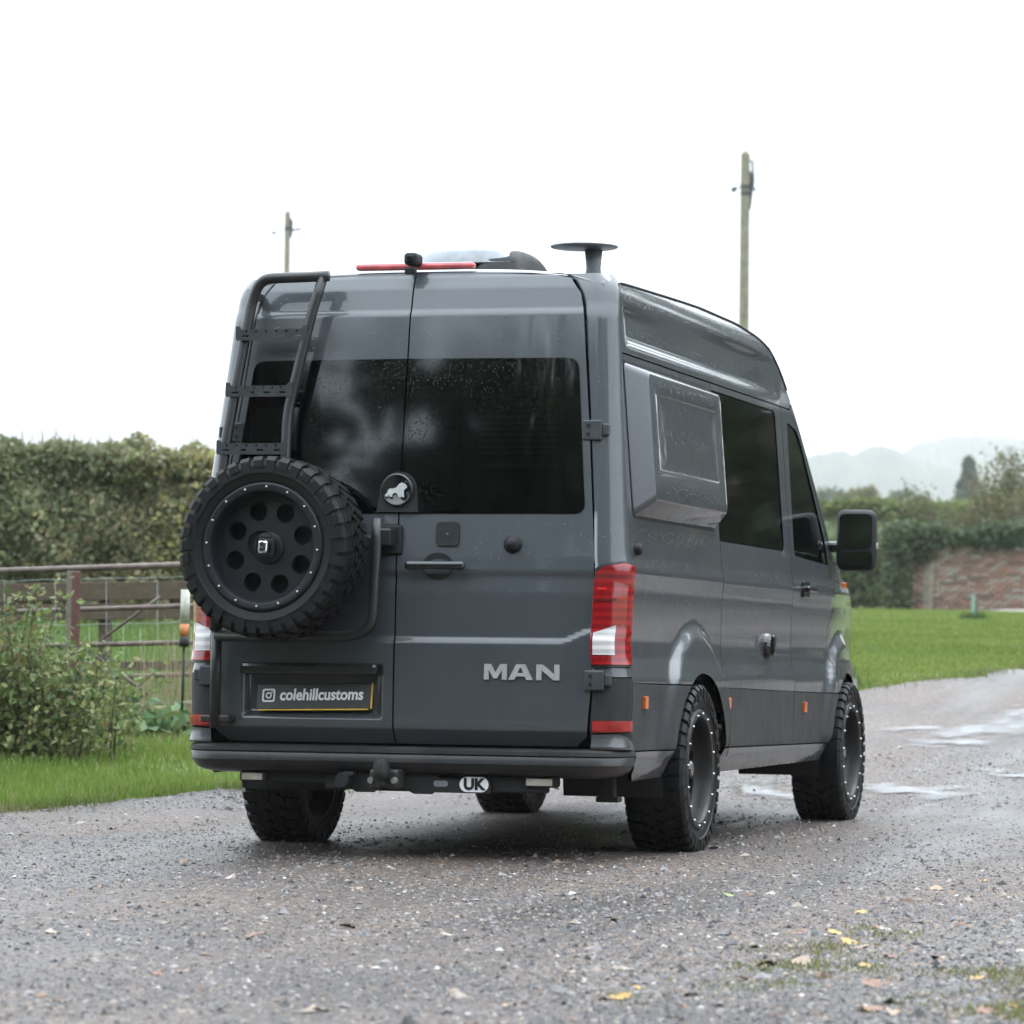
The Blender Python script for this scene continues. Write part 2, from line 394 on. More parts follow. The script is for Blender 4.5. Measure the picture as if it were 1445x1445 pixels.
def road_mat():
    m, t, b = nodes('wet_gravel_track'); v = coords(t)
    big = noise(t, .45, 5, .6, v); fine = noise(t, 45, 6, .75, v); vor = N(t, 'TexVoronoi'); vor.inputs['Scale'].default_value = 48; t.links.new(v, vor.inputs[0])
    c1 = ramp(t, fine.outputs[0], [(.25, (.022, .021, .0215)), (.5, (.076, .071, .069)), (.72, (.21, .195, .186))])
    rut = noise(t, .9, 4, .55, coords(t, (1.3, .16, 1)))
    c2 = ramp(t, big.outputs[0], [(.33, (.66, .66, .70)), (.5, (.95, .86, .80)), (.68, (1.12, .98, .88))])
    mx = N(t, 'Mix', data_type='RGBA', blend_type='MULTIPLY'); mx.inputs[0].default_value = 1
    t.links.new(c1.outputs[0], mx.inputs[6]); t.links.new(c2.outputs[0], mx.inputs[7])
    sp = N(t, 'SeparateColor'); t.links.new(vor.outputs['Color'], sp.inputs[0])
    c3 = ramp(t, sp.outputs[0], [(0, (.5, .5, .5)), (.6, (1, .97, .95)), (.93, (1.7, 1.6, 1.5))])
    m2 = N(t, 'Mix', data_type='RGBA', blend_type='MULTIPLY'); m2.inputs[0].default_value = .8
    t.links.new(mx.outputs[2], m2.inputs[6]); t.links.new(c3.outputs[0], m2.inputs[7]); m3 = N(t, 'Mix', data_type='RGBA', blend_type='MULTIPLY'); m3.inputs[0].default_value = .85
    rc3 = ramp(t, rut.outputs[0], [(.36, (.40, .38, .37)), (.50, (.95, .93, .92)), (.66, (1.35, 1.31, 1.28))]); t.links.new(m2.outputs[2], m3.inputs[6]); t.links.new(rc3.outputs[0], m3.inputs[7]); t.links.new(m3.outputs[2], b.inputs['Base Color'])
    rr = ramp(t, rut.outputs[0], [(.36, (.26, .26, .26)), (.52, (.5, .5, .5)), (.66, (.62, .62, .62))]); t.links.new(rr.outputs[0], b.inputs['Roughness'])
    b.inputs['Specular IOR Level'].default_value = .22
    b1 = bump(t, b, vor.outputs['Distance'], .4, .010); bump(t, b, fine.outputs[0], .45, .010, b1); return m
ROAD = road_mat()
edge_px = [(-420, 1190), (-150, 1166), (0, 1150), (90, 1141), (150, 1137), (240, 1124), (340, 1116), (430, 1121), (520, 1117), (580, 1110), (640, 1098), (720, 1080), (800, 1062), (900, 1040), (1000, 1018), (1100, 998), (1215, 977), (1270, 969), (1330, 962), (1390, 953), (1445, 946), (1530, 936)]
EDGE = [tuple(G(u, v)[:2]) for u, v in edge_px]
def wob(poly, amp, h):
    P = np.array(subdiv(poly, h)); P = P[:int(np.argmin(((P - np.array(poly[-1])) ** 2).sum(1))) + 1]; n = len(P); k = rng.normal(0, amp, (n, 2)); k = (k + np.roll(k, 1, 0) + np.roll(k, 2, 0)) / 1.7
    return [tuple(p) for p in P + k]
road_poly = wob(EDGE, .06, .16) + [xy(9, 36), xy(16, 52), xy(34, 70), xy(34, 0), xy(12, -60), xy(-9, -60), xy(-7, 0), xy(-6.2, 13)]
def in_road(x, y): return inside(np.stack([x, y], -1), road_poly)
GV[:, 2] -= .09 * in_road(GV[:, 0], GV[:, 1])          # the turf sheet dips under the track
gr = link('ground', tri_mesh('ground', GV, GT, smooth=True), ground_mat()); tag(gr, 'green turf ground rising gently behind the gravel track', 'ground', kind='structure')

rv, rt = cdt(road_poly, [], .5, .3)
RV = np.c_[rv, [H(x, y) + .014 for x, y in rv]]
link('track', tri_mesh('track', RV, rt, smooth=True), ROAD)
tag(bpy.data.objects['track'], 'wet grey gravel track with puddles curving away to the right', 'road', kind='structure')

# puddles: thin flat water films lying in the ruts
def water_mat():
    m, t, b = nodes('puddle_water'); b.inputs['Base Color'].default_value = (.05, .048, .045, 1); b.inputs['Roughness'].default_value = .03
    b.inputs['Specular IOR Level'].default_value = .6; bump(t, b, noise(t, 14, 2, .5, coords(t)).outputs[0], .04, .01)
    # gravel standing proud breaks the film into ragged islands
    ed = N(t, 'Attribute', attribute_name='tint'); ns = noise(t, 4.5, 8, .7, coords(t, (1, .5, 1)))
    ad_ = N(t, 'Math', operation='MULTIPLY_ADD'); ad_.inputs[1].default_value = .42; t.links.new(ed.outputs['Fac'], ad_.inputs[0]); t.links.new(ns.outputs[0], ad_.inputs[2])
    al = ramp(t, ad_.outputs[0], [(.60, (0, 0, 0)), (.95, (.8, .8, .8))]); t.links.new(al.outputs[0], b.inputs['Alpha']); return m
WATER = water_mat()
def puddle(u, v, ru, rv_, seed, label):
    r = np.random.default_rng(seed); o = []; ph = r.uniform(0, 6.28, 6)
    for k in range(64):
        a = 2 * math.pi * k / 64; q = 1 + .28 * math.sin(2 * a + ph[0]) + .22 * math.sin(3 * a + ph[1]) + .16 * math.sin(5 * a + ph[2]) + .12 * math.sin(9 * a + ph[3]) + r.normal(0, .05)
        p = G(u + ru * q * math.cos(a), v + rv_ * q * math.sin(a)); o.append((p[0], p[1]))
    v2, T = cdt(o, [], .12, .1)
    oc = np.array(o); dm = np.array([np.sqrt(((oc - q) ** 2).sum(1)).min() for q in v2]); dm = np.clip(dm / (dm.max() * .8 + 1e-6), 0, 1)
    me = tri_mesh('puddle', np.c_[v2, [H(x, y) + .0235 for x, y in v2]], T, np.repeat(dm[:, None], 3, 1), smooth=True); fix_normals(me)
    tag(link('puddle', me, WATER), label, 'puddle', kind='structure')
puddle(1412, 1028, 90, 22, 1, 'largest white rain puddle on the track')
puddle(1330, 1052, 60, 12, 2, 'small puddle between the two larger ones')
puddle(1428, 1098, 50, 8, 3, 'narrow sliver of rain water on the track')
puddle(1300, 1124, 85, 14, 4, 'shallow rain water beside the front wheel')
puddle(1075, 1118, 66, 14, 5, 'rain water on the track between the front and rear wheels')
puddle(850, 1112, 70, 12, 6, 'rain water on the track beyond the underside of the van')
puddle(1290, 1032, 44, 9, 8, 'thin film of rain water left of the largest puddle')


# ================================================================== the van (rear axle at y = 0, right side +x, nose +y)
van = thing('camper_van', 'dark slate grey high roof camper van with rear ladder and spare wheel on wet track', 'van')
WZ = [.28, .34, .40, .465, .74, .79, .88, .95, 1.18, 1.255, 1.30, 1.45, 2.15, 2.22, 2.45, 2.50, 2.54, 2.58]
WX = [.90, .955, .985, .996, 1.003, 1.003, .982, .980, .988, .996, .986, .973, .919, .913, .893, .876, .850, .80]
zf = np.linspace(.2, 2.7, 501); wf = np.interp(zf, WZ, WX); kk = np.hanning(9); kk /= kk.sum()
wf = np.convolve(np.pad(wf, 4, 'edge'), kk, 'valid')
def Wz(z): return float(np.interp(z, zf, wf))
RZ = [.44, .50, .57, .60, 1.15, 1.30, 2.36, 2.47, 2.52, 2.55, 2.585]
RY = [-1.17, -1.24, -1.288, -1.290, -1.283, -1.268, -1.118, -1.088, -1.062, -1.035, -.98]
def Ry(z): return float(np.interp(z, RZ, RY))
def recess(x, z):
    dx = min(x + .70, -.055 - x); dz = min(z - .605, .845 - z); d = min(dx, dz)
    return .045 * (ss1(0, .035, d))
def rearS(x, z):
    y = Ry(z); zc = .94 + .045 * (ss1(.72, .86, abs(x)))
    y -= .011 * (1 - (ss1(zc - .004, zc + .022, z)))                   # ledge low on the doors
    y -= .010 * (ss1(1.215, 1.245, z))                                 # step under the handles
    y += .010 * (ss1(2.352, 2.378, z))                                 # crease above the window
    y += .02 * (ss1(.35, 1.0, abs(x))) ** 2
    return (x, y + recess(x, z), z)
def RCz(z): return float(np.interp(z, [1.2, 2.4], [.13, .075]))
def seam(z): return rearS(.8, z)[1] + .006 + RCz(z) + .012
ARCH = ((.05, .38), (3.62, .38))
def taper(y): return .10 * (ss1(3.0, 4.75, y)) ** 1.3 + .28 * max(0, (y - 4.2) / .45) ** 3
def sideX(y, z):
    x = Wz(z) - taper(y)
    for cy, cz in ARCH:
        rho = math.hypot((y - cy) / 1.08, z - cz); x += .034 * (1 - (ss1(.575, .668, rho))) * (ss1(.4, .5, z))
    q = (ss1(-.98, -.90, y)) * (ss1(2.3, 1.2, y))               # pressed panel in the high roof side
    x -= .014 * q * (ss1(2.225, 2.25, z)) * (1 - (ss1(2.385, 2.41, z - .01 * y)))
    return x
def KL(x, z): return 1.0 if x > 0 else .972 - .036 * ss1(1.1, 2.45, z)
def sideS(s):
    return lambda y, z: (s * sideX(y, z) * KL(s, z), y, z)
ZL = [(-1.2, 2.45), (-1.05, 2.485), (-.9, 2.50), (0, 2.530), (.72, 2.552), (1.45, 2.548), (1.85, 2.515), (2.06, 2.475), (2.29, 2.375), (2.49, 2.24), (2.675, 2.105), (3.39, 1.47), (3.55, 1.405), (3.75, 1.35), (4.0, 1.28), (4.3, 1.15), (4.5, .99), (4.62, .80)]
def zline(y): return float(np.interp(y, [p[0] for p in ZL], [p[1] for p in ZL]))
def clad_top(y): return .772 - .016 * (y + 1.0)
def clad_bot(y): return .478 - .010 * y
def arch_pts(k, zb0, zb1, n=22):
    """wheel opening from its rear foot over the top to its front foot"""
    cy, cz = ARCH[k]; a, b = .515, .435; o = []
    a0 = math.pi - math.asin(max(-1, min(1, (zb0 - cz) / b))); a1 = math.asin(max(-1, min(1, (zb1 - cz) / b)))
    for i in range(n + 1):
        t = a0 + (a1 - a0) * i / n; o.append((cy + a * math.cos(t), cz + b * math.sin(t)))
    return o
def top_run(y0, y1, dz=0, n=14):
    return [(y0 + (y1 - y0) * i / n, zline(y0 + (y1 - y0) * i / n) + dz) for i in range(n + 1)]
g = .0035
SW = 2.185                                                                    # joint under the high roof
WINDOW = rrect(.60, 1.435, 2.085, 2.152, .05)
CABWIN = rpoly([(2.335, 1.42), (3.235, 1.395), (3.17, 1.53), (2.70, 2.02), (2.60, 2.085), (2.37, 2.115)], .04)
for s in (1, -1):
    S = sideS(s); O = (s, 0, 0)
    def P_(name, poly, mat=PAINT, h=.035, holes=(), rim=.018, parent=van): return panel(name, poly, S, mat, parent, h, holes, rim, O, .03)
    # painted upper panels
    ar = arch_pts(0, clad_top(-.45), clad_top(.55))
    sm = [(seam(z), z) for z in np.linspace(clad_top(-1.07) + g, SW - g, 24)]
    P_('quarter_panel', h=.019, poly=[sm[0]] + [(ar[0][0] - g, ar[0][1] + g)] + ar[1:-1] + [(ar[-1][0], clad_top(.55) + g), (.615 - g, clad_top(.62) + g), (.615 - g, SW - g)] + sm[::-1][:-1])
    P_('side_panel', [(.615 + g, clad_top(.62) + g), (2.235 - g, clad_top(2.23) + g), (2.235 - g, SW - g), (.615 + g, SW - g)], holes=[WINDOW] if True else [])
    fa = arch_pts(1, clad_top(3.2), .55)
    dz = [(2.235 + g, SW - g)] if False else []
    P_('roof_side', [(seam(SW + g), SW + g), (2.46, SW + g)] + top_run(2.5, -.96)[::1] + [(seam(z), z) for z in np.linspace(2.47, SW + .03, 8)])
    door = P_('cab_door', [(2.235 + g, clad_top(2.23) + g), (fa[0][0] - .012, clad_top(3.1) + g), (3.16, 1.05), (3.34, 1.16), (3.42, 1.30), (3.40, 1.405), (3.30, 1.47), (2.68, 2.075), (2.50, SW - .02), (2.42, SW - g), (2.235 + g, SW - g)], holes=[CABWIN])
    P_('front_wing', h=.019, poly=[(3.165, 1.045), (fa[0][0], clad_top(3.1) + g)] + fa[1:] + [(4.60, .55), (4.62, .80), (4.5, .985), (4.3, 1.145), (4.0, 1.275), (3.75, 1.345), (3.55, 1.40), (3.405, 1.41), (3.425, 1.30), (3.345, 1.155)])
    P_('windscreen_pillar', [(2.43, SW - g), (2.505, SW - .022), (2.69, 2.075), (3.31, 1.475), (3.41, 1.415), (3.55, 1.41)] + top_run(3.5, 2.52, -.002, 10) + [(2.47, SW - g)])
    # satin black lower cladding, painted sills below it
    ab = arch_pts(0, clad_bot(-.45), clad_bot(.55)); k0 = [p for p in ar[:4]]
    ra = arch_pts(0, clad_bot(-.47), clad_top(-.45), 8)
    cl = lambda a, b: [(a, clad_bot(a)), (b, clad_bot(b)), (b, clad_top(b)), (a, clad_top(a))]
    full = arch_pts(0, clad_bot(-.46), clad_bot(.56), 40); zt = clad_top(0)
    back = [p for p in full[:20] if p[1] < clad_top(p[0])]; frnt = [p for p in full[20:] if p[1] < clad_top(p[0])]
    P_('cladding', [(-1.135, clad_bot(-1.1))] + back + [(back[-1][0] + .012, clad_top(back[-1][0])), (-1.135, clad_top(-1.1))], CLAD)
    P_('cladding', frnt + [(.615 - g, clad_bot(.61)), (.615 - g, clad_top(.61)), (frnt[0][0] - .01, clad_top(frnt[0][0]))], CLAD)
    P_('cladding', cl(.615 + g, 2.235 - g), CLAD)
    ff = [p for p in arch_pts(1, clad_bot(3.1), clad_bot(4.1), 40)[:20] if p[1] < clad_top(3.1)]
    P_('cladding', [(2.235 + g, clad_bot(2.24))] + ff + [(ff[-1][0] + .01, clad_top(ff[-1][0])), (2.235 + g, clad_top(2.24))], CLAD)
    P_('sill', [(.575, .352), (3.075, .352), (3.095, clad_bot(3.1) - 2 * g), (.56, clad_bot(.56) - 2 * g)])
    rb = [(.05 - .515 * math.sqrt(1 - ((z - .38) / .435) ** 2), z) for z in np.linspace(.36, clad_bot(-.46) - 2 * g, 5)]
    P_('bumper_corner', [(-1.04, .385), (-.98, .355)] + rb + [(-1.04, clad_bot(-1.06) - 2 * g)])
    # glazing
    wn = panel('side_window', rrect(.605, 1.44, 2.08, 2.147, .047), lambda y, z: (s * (sideX(y, z) - .004) * KL(s, z), y, z), GLASS, van, .08, (), .006, O)
    panel('door_window', [(y + (2.75 - y) * .008, z + (1.8 - z) * .008) for y, z in CABWIN], lambda y, z: (s * (sideX(y, z) - .006) * KL(s, z), y, z), CABGLASS, door, .06, (), .005, O)
    # bed pod bulging from the side
    if s > 0:
        def lp(ir, if_, it, ib, hgt, rad): return [(s * (sideX(y, z) + .003 + hgt), y, z) for y, z in rrect(-1.03 + ir, 1.49 + ib, .52 - if_, 2.145 - it, rad, 5)]
        L = [lp(0, 0, 0, 0, 0, .03), lp(.004, .004, .003, .004, .006, .03)]
        for t in np.linspace(0, 1, 4): L.append(lp(.085 + .012 * t, .065 + .012 * t, .032 + .012 * t, .062 + .012 * t, .074 + .008 * math.sin(t * math.pi / 2), .03))
        L += [lp(.215, .19, .115, .20, .082, .02), lp(.219, .194, .119, .204, .0805, .02), lp(.225, .20, .125, .21, .0775, .018), lp(.229, .204, .129, .214, .077, .018), lp(.5, .45, .25, .26, .078, .01)]
        V = [p for l in L for p in l]; nl = len(L[0]); F = [(i * nl + j, i * nl + (j + 1) % nl, (i + 1) * nl + (j + 1) % nl, (i + 1) * nl + j) for i in range(len(L) - 1) for j in range(nl)] + [tuple(range((len(L) - 1) * nl, len(L) * nl))]
        me = fix_normals(mesh('bed_pod', V, F, True)); me.set_sharp_from_angle(angle=math.radians(33)); pod = link('bed_pod', me, PAINT, van)
        panel('pod_seal', rrect(-1.042, 1.478, .532, 2.157, .035), lambda y, z: (s * (sideX(y, z) + .002), y, z), TRIM, pod, .06, (), .004, O)
    for yy in (-.925, .665, 2.49):
        zz = .69 - .018 * (yy + .9) if yy < 2 else .64
        if yy > 0 and yy < 1: zz = .675
        box('marker_lamp', (s * (sideX(yy, zz) + .004), yy, zz), (.018, .05, .055), ORANGE, van, .004)
    # door handle, coupling on the flank, filler nub, side repeater
    hx = sideX(2.53, 1.24)
    link('door_handle', mesh('door_handle', *merge(box_vf((s * (hx + .035), 2.53, 1.25), (.026, .22, .034), bev=.011), box_vf((s * (hx + .012), 2.46, 1.25), (.04, .03, .03), bev=.008), box_vf((s * (hx + .012), 2.60, 1.25), (.04, .03, .03), bev=.008), box_vf((s * (hx + .003), 2.53, 1.25), (.012, .16, .085), bev=.005)), smooth=False), GLOSSBLK, door)
    hx = sideX(1.63, .95)
    link('shore_power_socket', mesh('shore_power_socket', *merge(lathe_vf([(0, .0), (.03, .0), (.034, .05), (.02, .062), (0, .066)], 20, 'x', (s * hx - (0 if s > 0 else .034), 1.63, .95)), box_vf((s * (hx + .035), 1.63, .955), (.03, .05, .10), bev=.01))), GLOSSBLK, van)
    hx = sideX(-1.03, 1.34)
    link('rubber_stop', mesh('rubber_stop', *lathe_vf([(-.01, .026), (.022, .026), (.03, .02), (.031, 0)], 16, 'x', (s * hx, -1.035, 1.345)), smooth=True), TRIM, van)
    box('indicator_repeater', (s * (sideX(3.78, 1.29) + .004), 3.78, 1.30), (.012, .10, .03), ORANGE, van, .004)
    # door mirror on its arm
    mr = box_vf((0, 0, 0), (.215, .13, .33), bev=.045, seg=4)
    mir = link('door_mirror', mesh('door_mirror', *mr, smooth=True), TRIM, van, loc=(s * 1.115, 3.32, 1.535), rot=(0, 0, s * math.radians(6)))
    link('mirror_glass', mesh('mirror_glass', *extrude_vf(rrect(-.088, -.045, .088, .14, .03), .004, lambda u, v, w: (u, -.066 - w, v))), simple('mirror_silver', (.16, .17, .175), .06, 1.0, var=.02), mir)
    link('mirror_glass', mesh('mirror_glass', *extrude_vf(rrect(-.088, -.145, .088, -.062, .022), .004, lambda u, v, w: (u, -.066 - w, v))), simple('mirror_silver_lower', (.2, .21, .22), .07, 1.0, var=.02), mir)
    link('indicator', mesh('indicator', *box_vf((s * .108, .0, -.03), (.012, .05, .03), bev=.003)), LENSC, mir)
    link('mirror_arm', mesh('mirror_arm', *merge(box_vf((s * .965, 3.36, 1.50), (.16, .07, .06), bev=.02), box_vf((s * .93, 3.33, 1.45), (.04, .17, .09), bev=.015))), GLOSSBLK, van)
    # rear pillar skin from the door edge round the corner to the quarter panel
    def dooredge(z): return float(np.interp(z, [.5, .8, 1.3, 1.87, 2.35, 2.43, 2.50, 2.53], [.846, .866, .866, .817, .770, .750, .708, .66]))
    def pil(p, z):
        RC = RCz(z); w = Wz(z); xr = w - RC; e = dooredge(z) + .004; e = min(e, xr + .06); y0 = rearS(0.80 * s, z)[1] + .006
        if p < 1: x = e + (xr - e) * p if e < xr else xr; return (x, y0)
        if p < 2:
            a = (p - 1) * math.pi / 2; return (xr + RC * math.sin(a), y0 + RC * (1 - math.cos(a)))
        return (w, y0 + RC + .010 * (p - 2))
    pp = np.r_[np.linspace(0, 1, 6), np.linspace(1, 2, 13)[1:], np.linspace(2, 3, 4)[1:]]
    def pillar(name, z0, z1, mat, nz):
        zs = np.linspace(z0, z1, nz); V = []; F = []
        for z in zs:
            for p in pp:
                x, y = pil(p, z); V.append((s * x * KL(s, z), y, z))
            x, y = pil(0, z); 
        m = len(pp)
        for i in range(nz - 1):
            for j in range(m - 1): F.append((i * m + j, i * m + j + 1, (i + 1) * m + j + 1, (i + 1) * m + j))
        n0 = len(V)
        for z in zs:
            x, y = pil(0, z); V.append((s * x * KL(s, z), y + .03, z))
        for i in range(nz - 1): F.append((n0 + i, i * m, (i + 1) * m, n0 + i + 1))
        me = mesh(name, V, F, True)
        if s < 0: me.flip_normals()
        return link(name, me, mat, van)
    pillar('rear_pillar', .80, 2.53, PAINT, 60); pillar('rear_corner', .475, .795, TRIM, 12)
    # tail lamp wrapped round the corner
    def lampS(off):
        def f(p, z):
            x, y = pil(p, z); x2, y2 = pil(p + .01, z); tx, ty = x2 - x, y2 - y; l = math.hypot(tx, ty) + 1e-9
            return (s * (x * KL(s, z) + ty / l * off), y - tx / l * off, z)
        return f
    tl = van
    hous = panel('tail_lamp', [(.9, .842), (1.96, .842), (2.02, .875), (2.02, 1.275), (1.6, 1.288), (1.15, 1.272), (.9, 1.245)], lampS(.012), INK, van, .05, (), .03, (s * .5, -1, 0))
    hous.name = 'tail_lamp'
    panel('red_lens', [(1.03, .852), (1.93, .852), (1.98, .88), (1.98, 1.268), (1.6, 1.280), (1.17, 1.264), (1.03, 1.238)], lampS(.019), LENSR, hous, .03, (), .006, (s * .5, -1, 0))
    panel('clear_lens', [(1.07, .893), (1.47, .893), (1.47, 1.018), (1.07, .985)], lampS(.024), LENSC, hous, .03, (), .006, (s * .5, -1, 0))
    panel('dark_divider', [(1.07, 1.118), (1.47, 1.120), (1.47, 1.130), (1.07, 1.128)], lampS(.022), simple('deep_red', (.08, .003, .004), .3), hous, .03, (), .004, (s * .5, -1, 0))
    panel('bright_bar', [(1.10, 1.168), (1.26, 1.168), (1.26, 1.176), (1.10, 1.176)], lampS(.022), simple('bright_red_plastic', (.6, .02, .02), .3), hous, .03, (), .004, (s * .5, -1, 0))  # thin bar of brighter red plastic in the lamp
    panel('reflector', [(.9, .565), (1.98, .572), (1.98, .615), (.9, .615)], lampS(.010), REFLRED, van, .03, (), .012, (s * .5, -1, 0))
    panel('bumper_wedge', [(.6, .494), (1.93, .494), (1.88, .52), (1.72, .548), (1.5, .560), (.75, .556)], lambda p, z: lampS(.010 + .052 * (1 - ss1(1.25, 1.93, p)) * min(1, max(0, (.562 - z) / .066)) ** 1.2)(p, z), PAINT, van, .03, (), .02, (s * .5, -1, 0))
    # hinges
    for z in (1.845, .785):
        xh = dooredge(z) * KL(s, z); yh = pil(.5, z)[1]
        hg = link('hinge', mesh('hinge', *merge(box_vf((s * (xh + .01), yh - .012, z), (.085, .018, .085), bev=.006), box_vf((s * (xh + .066), yh + .004, z + .002), (.03, .03, .05), bev=.006))), simple('hinge_grey', (.045, .052, .058), .4), van)
        for dzz in (-.018, .018):
            link('hinge_bolt', mesh('hinge_bolt', *lathe_vf([(-.004, .0), (-.004, .009), (.004, .009)], 10, 'y', (s * (xh - .005), yh - .019, z + dzz))), INK, hg)
    # wheel arch liners
    for cy, cz in ARCH:
        V = []; F = []; n = 16
        for i in range(n + 1):
            a = math.pi * (-.08 + 1.16 * i / n)
            for xx in (.975 - taper(cy), .52): V.append((s * xx, cy + .53 * math.cos(a), cz + .45 * math.sin(a)))
        for i in range(n): F.append((2 * i, 2 * i + 1, 2 * i + 3, 2 * i + 2))
        V.append((s * .52, cy, cz)); c = len(V) - 1
        for i in range(n): F.append((2 * i + 1, c, 2 * i + 3))
        link('arch_liner', mesh('arch_liner', V, F), UNDER, van)

# roof, windscreen, bonnet : lofts across the van following the side line
def loft(name, ys, mat, crown, drop=0.0, nx=24):
    V = []; F = []
    for y in ys:
        z = zline(y) - drop; w = max(.05, Wz(z) - taper(y) - .004)
        for j in range(nx + 1):
            t = -1 + 2 * j / nx; q = min(1, max(0, abs(w * t) - (w - .09)) / .09); V.append((w * t * KL(t, z), max(y, -1.045 + .09 * (1 - math.sqrt(1 - q * q))), z + crown(y) * (1 - abs(t) ** 3.2)))
    m = nx + 1
    for i in range(len(ys) - 1):
        for j in range(nx): F.append((i * m + j, i * m + j + 1, (i + 1) * m + j + 1, (i + 1) * m + j))
    return link(name, mesh(name, V, F, True), mat, van)
roof = loft('roof', np.r_[-1.075, -1.06, -1.03, np.linspace(-1.0, 2.44, 60)], PAINT, lambda y: .052 * (ss1(-1.2, -.95, y)) + .02 + .02 * (ss1(2.0, 2.4, y)))
for s in (1, -1):
    tube('roof_gutter', [(s * (sideX(y, zline(y) - .004) + .001) * KL(s, zline(y)), y, zline(y) - .002) for y in np.linspace(-.93, 2.42, 40)], .0055, CLAD, van, 8)
loft('windscreen', np.linspace(2.45, 3.50, 24), CABGLASS, lambda y: .10)
loft('bonnet', np.linspace(3.51, 4.52, 24), PAINT, lambda y: .10)
# header above the rear doors joining them to the roof
V = []; F = []; hz = np.linspace(0, 1, 7); hx = np.linspace(-.84, .84, 41)
for x in hx:
    zt_ = 2.535 - .065 * (ss1(.62, .86, abs(x)))
    y0 = rearS(x, zt_)[1] + .008
    rw = Wz(zline(-1.06)) - .004; tz = zline(-1.03) + (.052 * (ss1(-1.2, -.95, -1.03)) + .02) * (1 - abs(x / rw) ** 3.2)
    for t in hz:
        a = t * math.pi / 2; V.append((x * KL(x, 2.5), y0 + (-1.025 - y0) * (1 - math.cos(a)), zt_ + (tz + .004 - zt_) * math.sin(a)))
for i in range(40):
    for j in range(6): F.append((i * 7 + j, (i + 1) * 7 + j, (i + 1) * 7 + j + 1, i * 7 + j + 1))
link('roof_header', mesh('roof_header', V, F, True), PAINT, van)
# front face
def frontS(x, z): return (x, 4.62 - .16 * (abs(x) / .9) ** 2.4 - .10 * max(0, z - .8), z)
panel('front_panel', rrect(-.86, .42, .86, 1.02, .1), frontS, PAINT, van, .08, (), .03, (0, 1, 0))
panel('grille', rrect(-.52, .74, .52, .96, .04), lambda x, z: (x, frontS(x, z)[1] + .012, z), GLOSSBLK, van, .06, (), .02, (0, 1, 0))
for s in (1, -1):
    panel('headlamp', rpoly([(s * .56, .80), (s * .84, .84), (s * .82, 1.0), (s * .58, .96)], .03), lambda x, z: (x, frontS(x, z)[1] + .014, z), LENSC, van, .06, (), .02, (0, 1, 0))
box('front_bumper', (0, 4.50, .50), (1.62, .20, .22), TRIM, van, .06)
# floor, bulkhead and what shows underneath
box('floor_pan', (0, 1.70, .47), (1.66, 5.6, .12), UNDER, van, .02)
link('bulkhead', mesh('bulkhead', *box_vf((0, 2.24, 1.4), (1.70, .02, 1.7))), INNER, van)
link('light_block_lining', mesh('light_block_lining', [(-.80, -.98, .62), (.80, -.98, .62), (.80, 2.2, .62), (-.80, 2.2, .62), (-.78, -.98, 2.24), (.78, -.98, 2.24), (.78, 2.2, 2.24), (-.78, 2.2, 2.24)], [(0, 1, 2, 3), (4, 7, 6, 5), (0, 3, 7, 4), (1, 5, 6, 2), (2, 6, 7, 3)]), INNER, van)  # windowless dark box added to block light leaking through the panel gaps
for x in (-.36, .36): box('chassis_rail', (x, 1.5, .40), (.09, 4.9, .10), UNDER, van, .01)
link('rear_axle', mesh('rear_axle', *merge(tube_vf([(-.75, 0, .385), (.75, 0, .385)], .05, 12), lathe_vf([(-.16, .03), (-.1, .12), (.0, .15), (.1, .12), (.16, .03)], 16, 'y', (.1, 0, .385)))), UNDER, van)
tube('front_axle', [(-.75, 3.64, .385), (.75, 3.64, .385)], .045, UNDER, van)
link('spare_well_bracket', mesh('spare_well_bracket', *merge(box_vf((.855, -.95, .325), (.06, .05, .10), bev=.01), box_vf((.855, -.95, .275), (.10, .07, .025), bev=.006))), UNDER, van)
tube('exhaust_pipe', fillet([(-.45, 2.2, .36), (-.45, .9, .36), (-.62, .7, .36), (-.62, -.2, .37)], .1), .03, UNDER, van)
box('silencer', (.35, 1.9, .36), (.34, .9, .15), UNDER, van, .03)

# rear doors with windows
RW = [(.035, 1.492), (.80, 1.492), (.795, 1.56), (.752, 2.10), (.735, 2.152), (.035, 2.155)]
def mk_door(s):
    o = [(.0, .505), (.79, .505), (.842, .55), (.862, .80), (.862, 1.30), (.813, 1.87), (.766, 2.35), (.744, 2.44), (.695, 2.505), (.62, 2.525), (.0, 2.535)]
    sh = lambda P: [(s * x + (-.008 if x < .3 else 0), z) for x, z in P]
    o = sh([(x + (g if x == 0 else 0), z) for x, z in o])
    if s < 0: o = [(x * KL(-1, z) if x < -.3 else x, z) for x, z in o[::-1]]
    hole = rpoly([(.012, 1.492), (.812, 1.492), (.80, 1.60), (.752, 2.153), (.012, 2.157)], .05); hole = [(s * x - (.008 if x < .3 else 0), z) for x, z in hole]
    hole[:] = [(x * KL(-1, z) if x < -.3 else x, z) for x, z in hole]
    d = panel('rear_door', o, rearS, PAINT, van, .013, [hole], .02, (0, -1, 0), .013)
    pane = [(.0035, 1.488)] + rpoly([(.40, 1.488), (.815, 1.488), (.803, 1.60), (.755, 2.157), (.40, 2.160)], .05)[6:-6] + [(.0035, 2.161)]
    pane = [(s * x - (.008 if x < .3 else 0), z) for x, z in pane]; pane = [(x * KL(-1, z) if x < -.3 else x, z) for x, z in pane]
    panel('rear_window', pane, lambda x, z: (x, rearS(x, z)[1] - .0035, z), GLASS, d, .06, (), .005, (0, -1, 0))
    return d
dR = mk_door(1); dL = mk_door(-1)
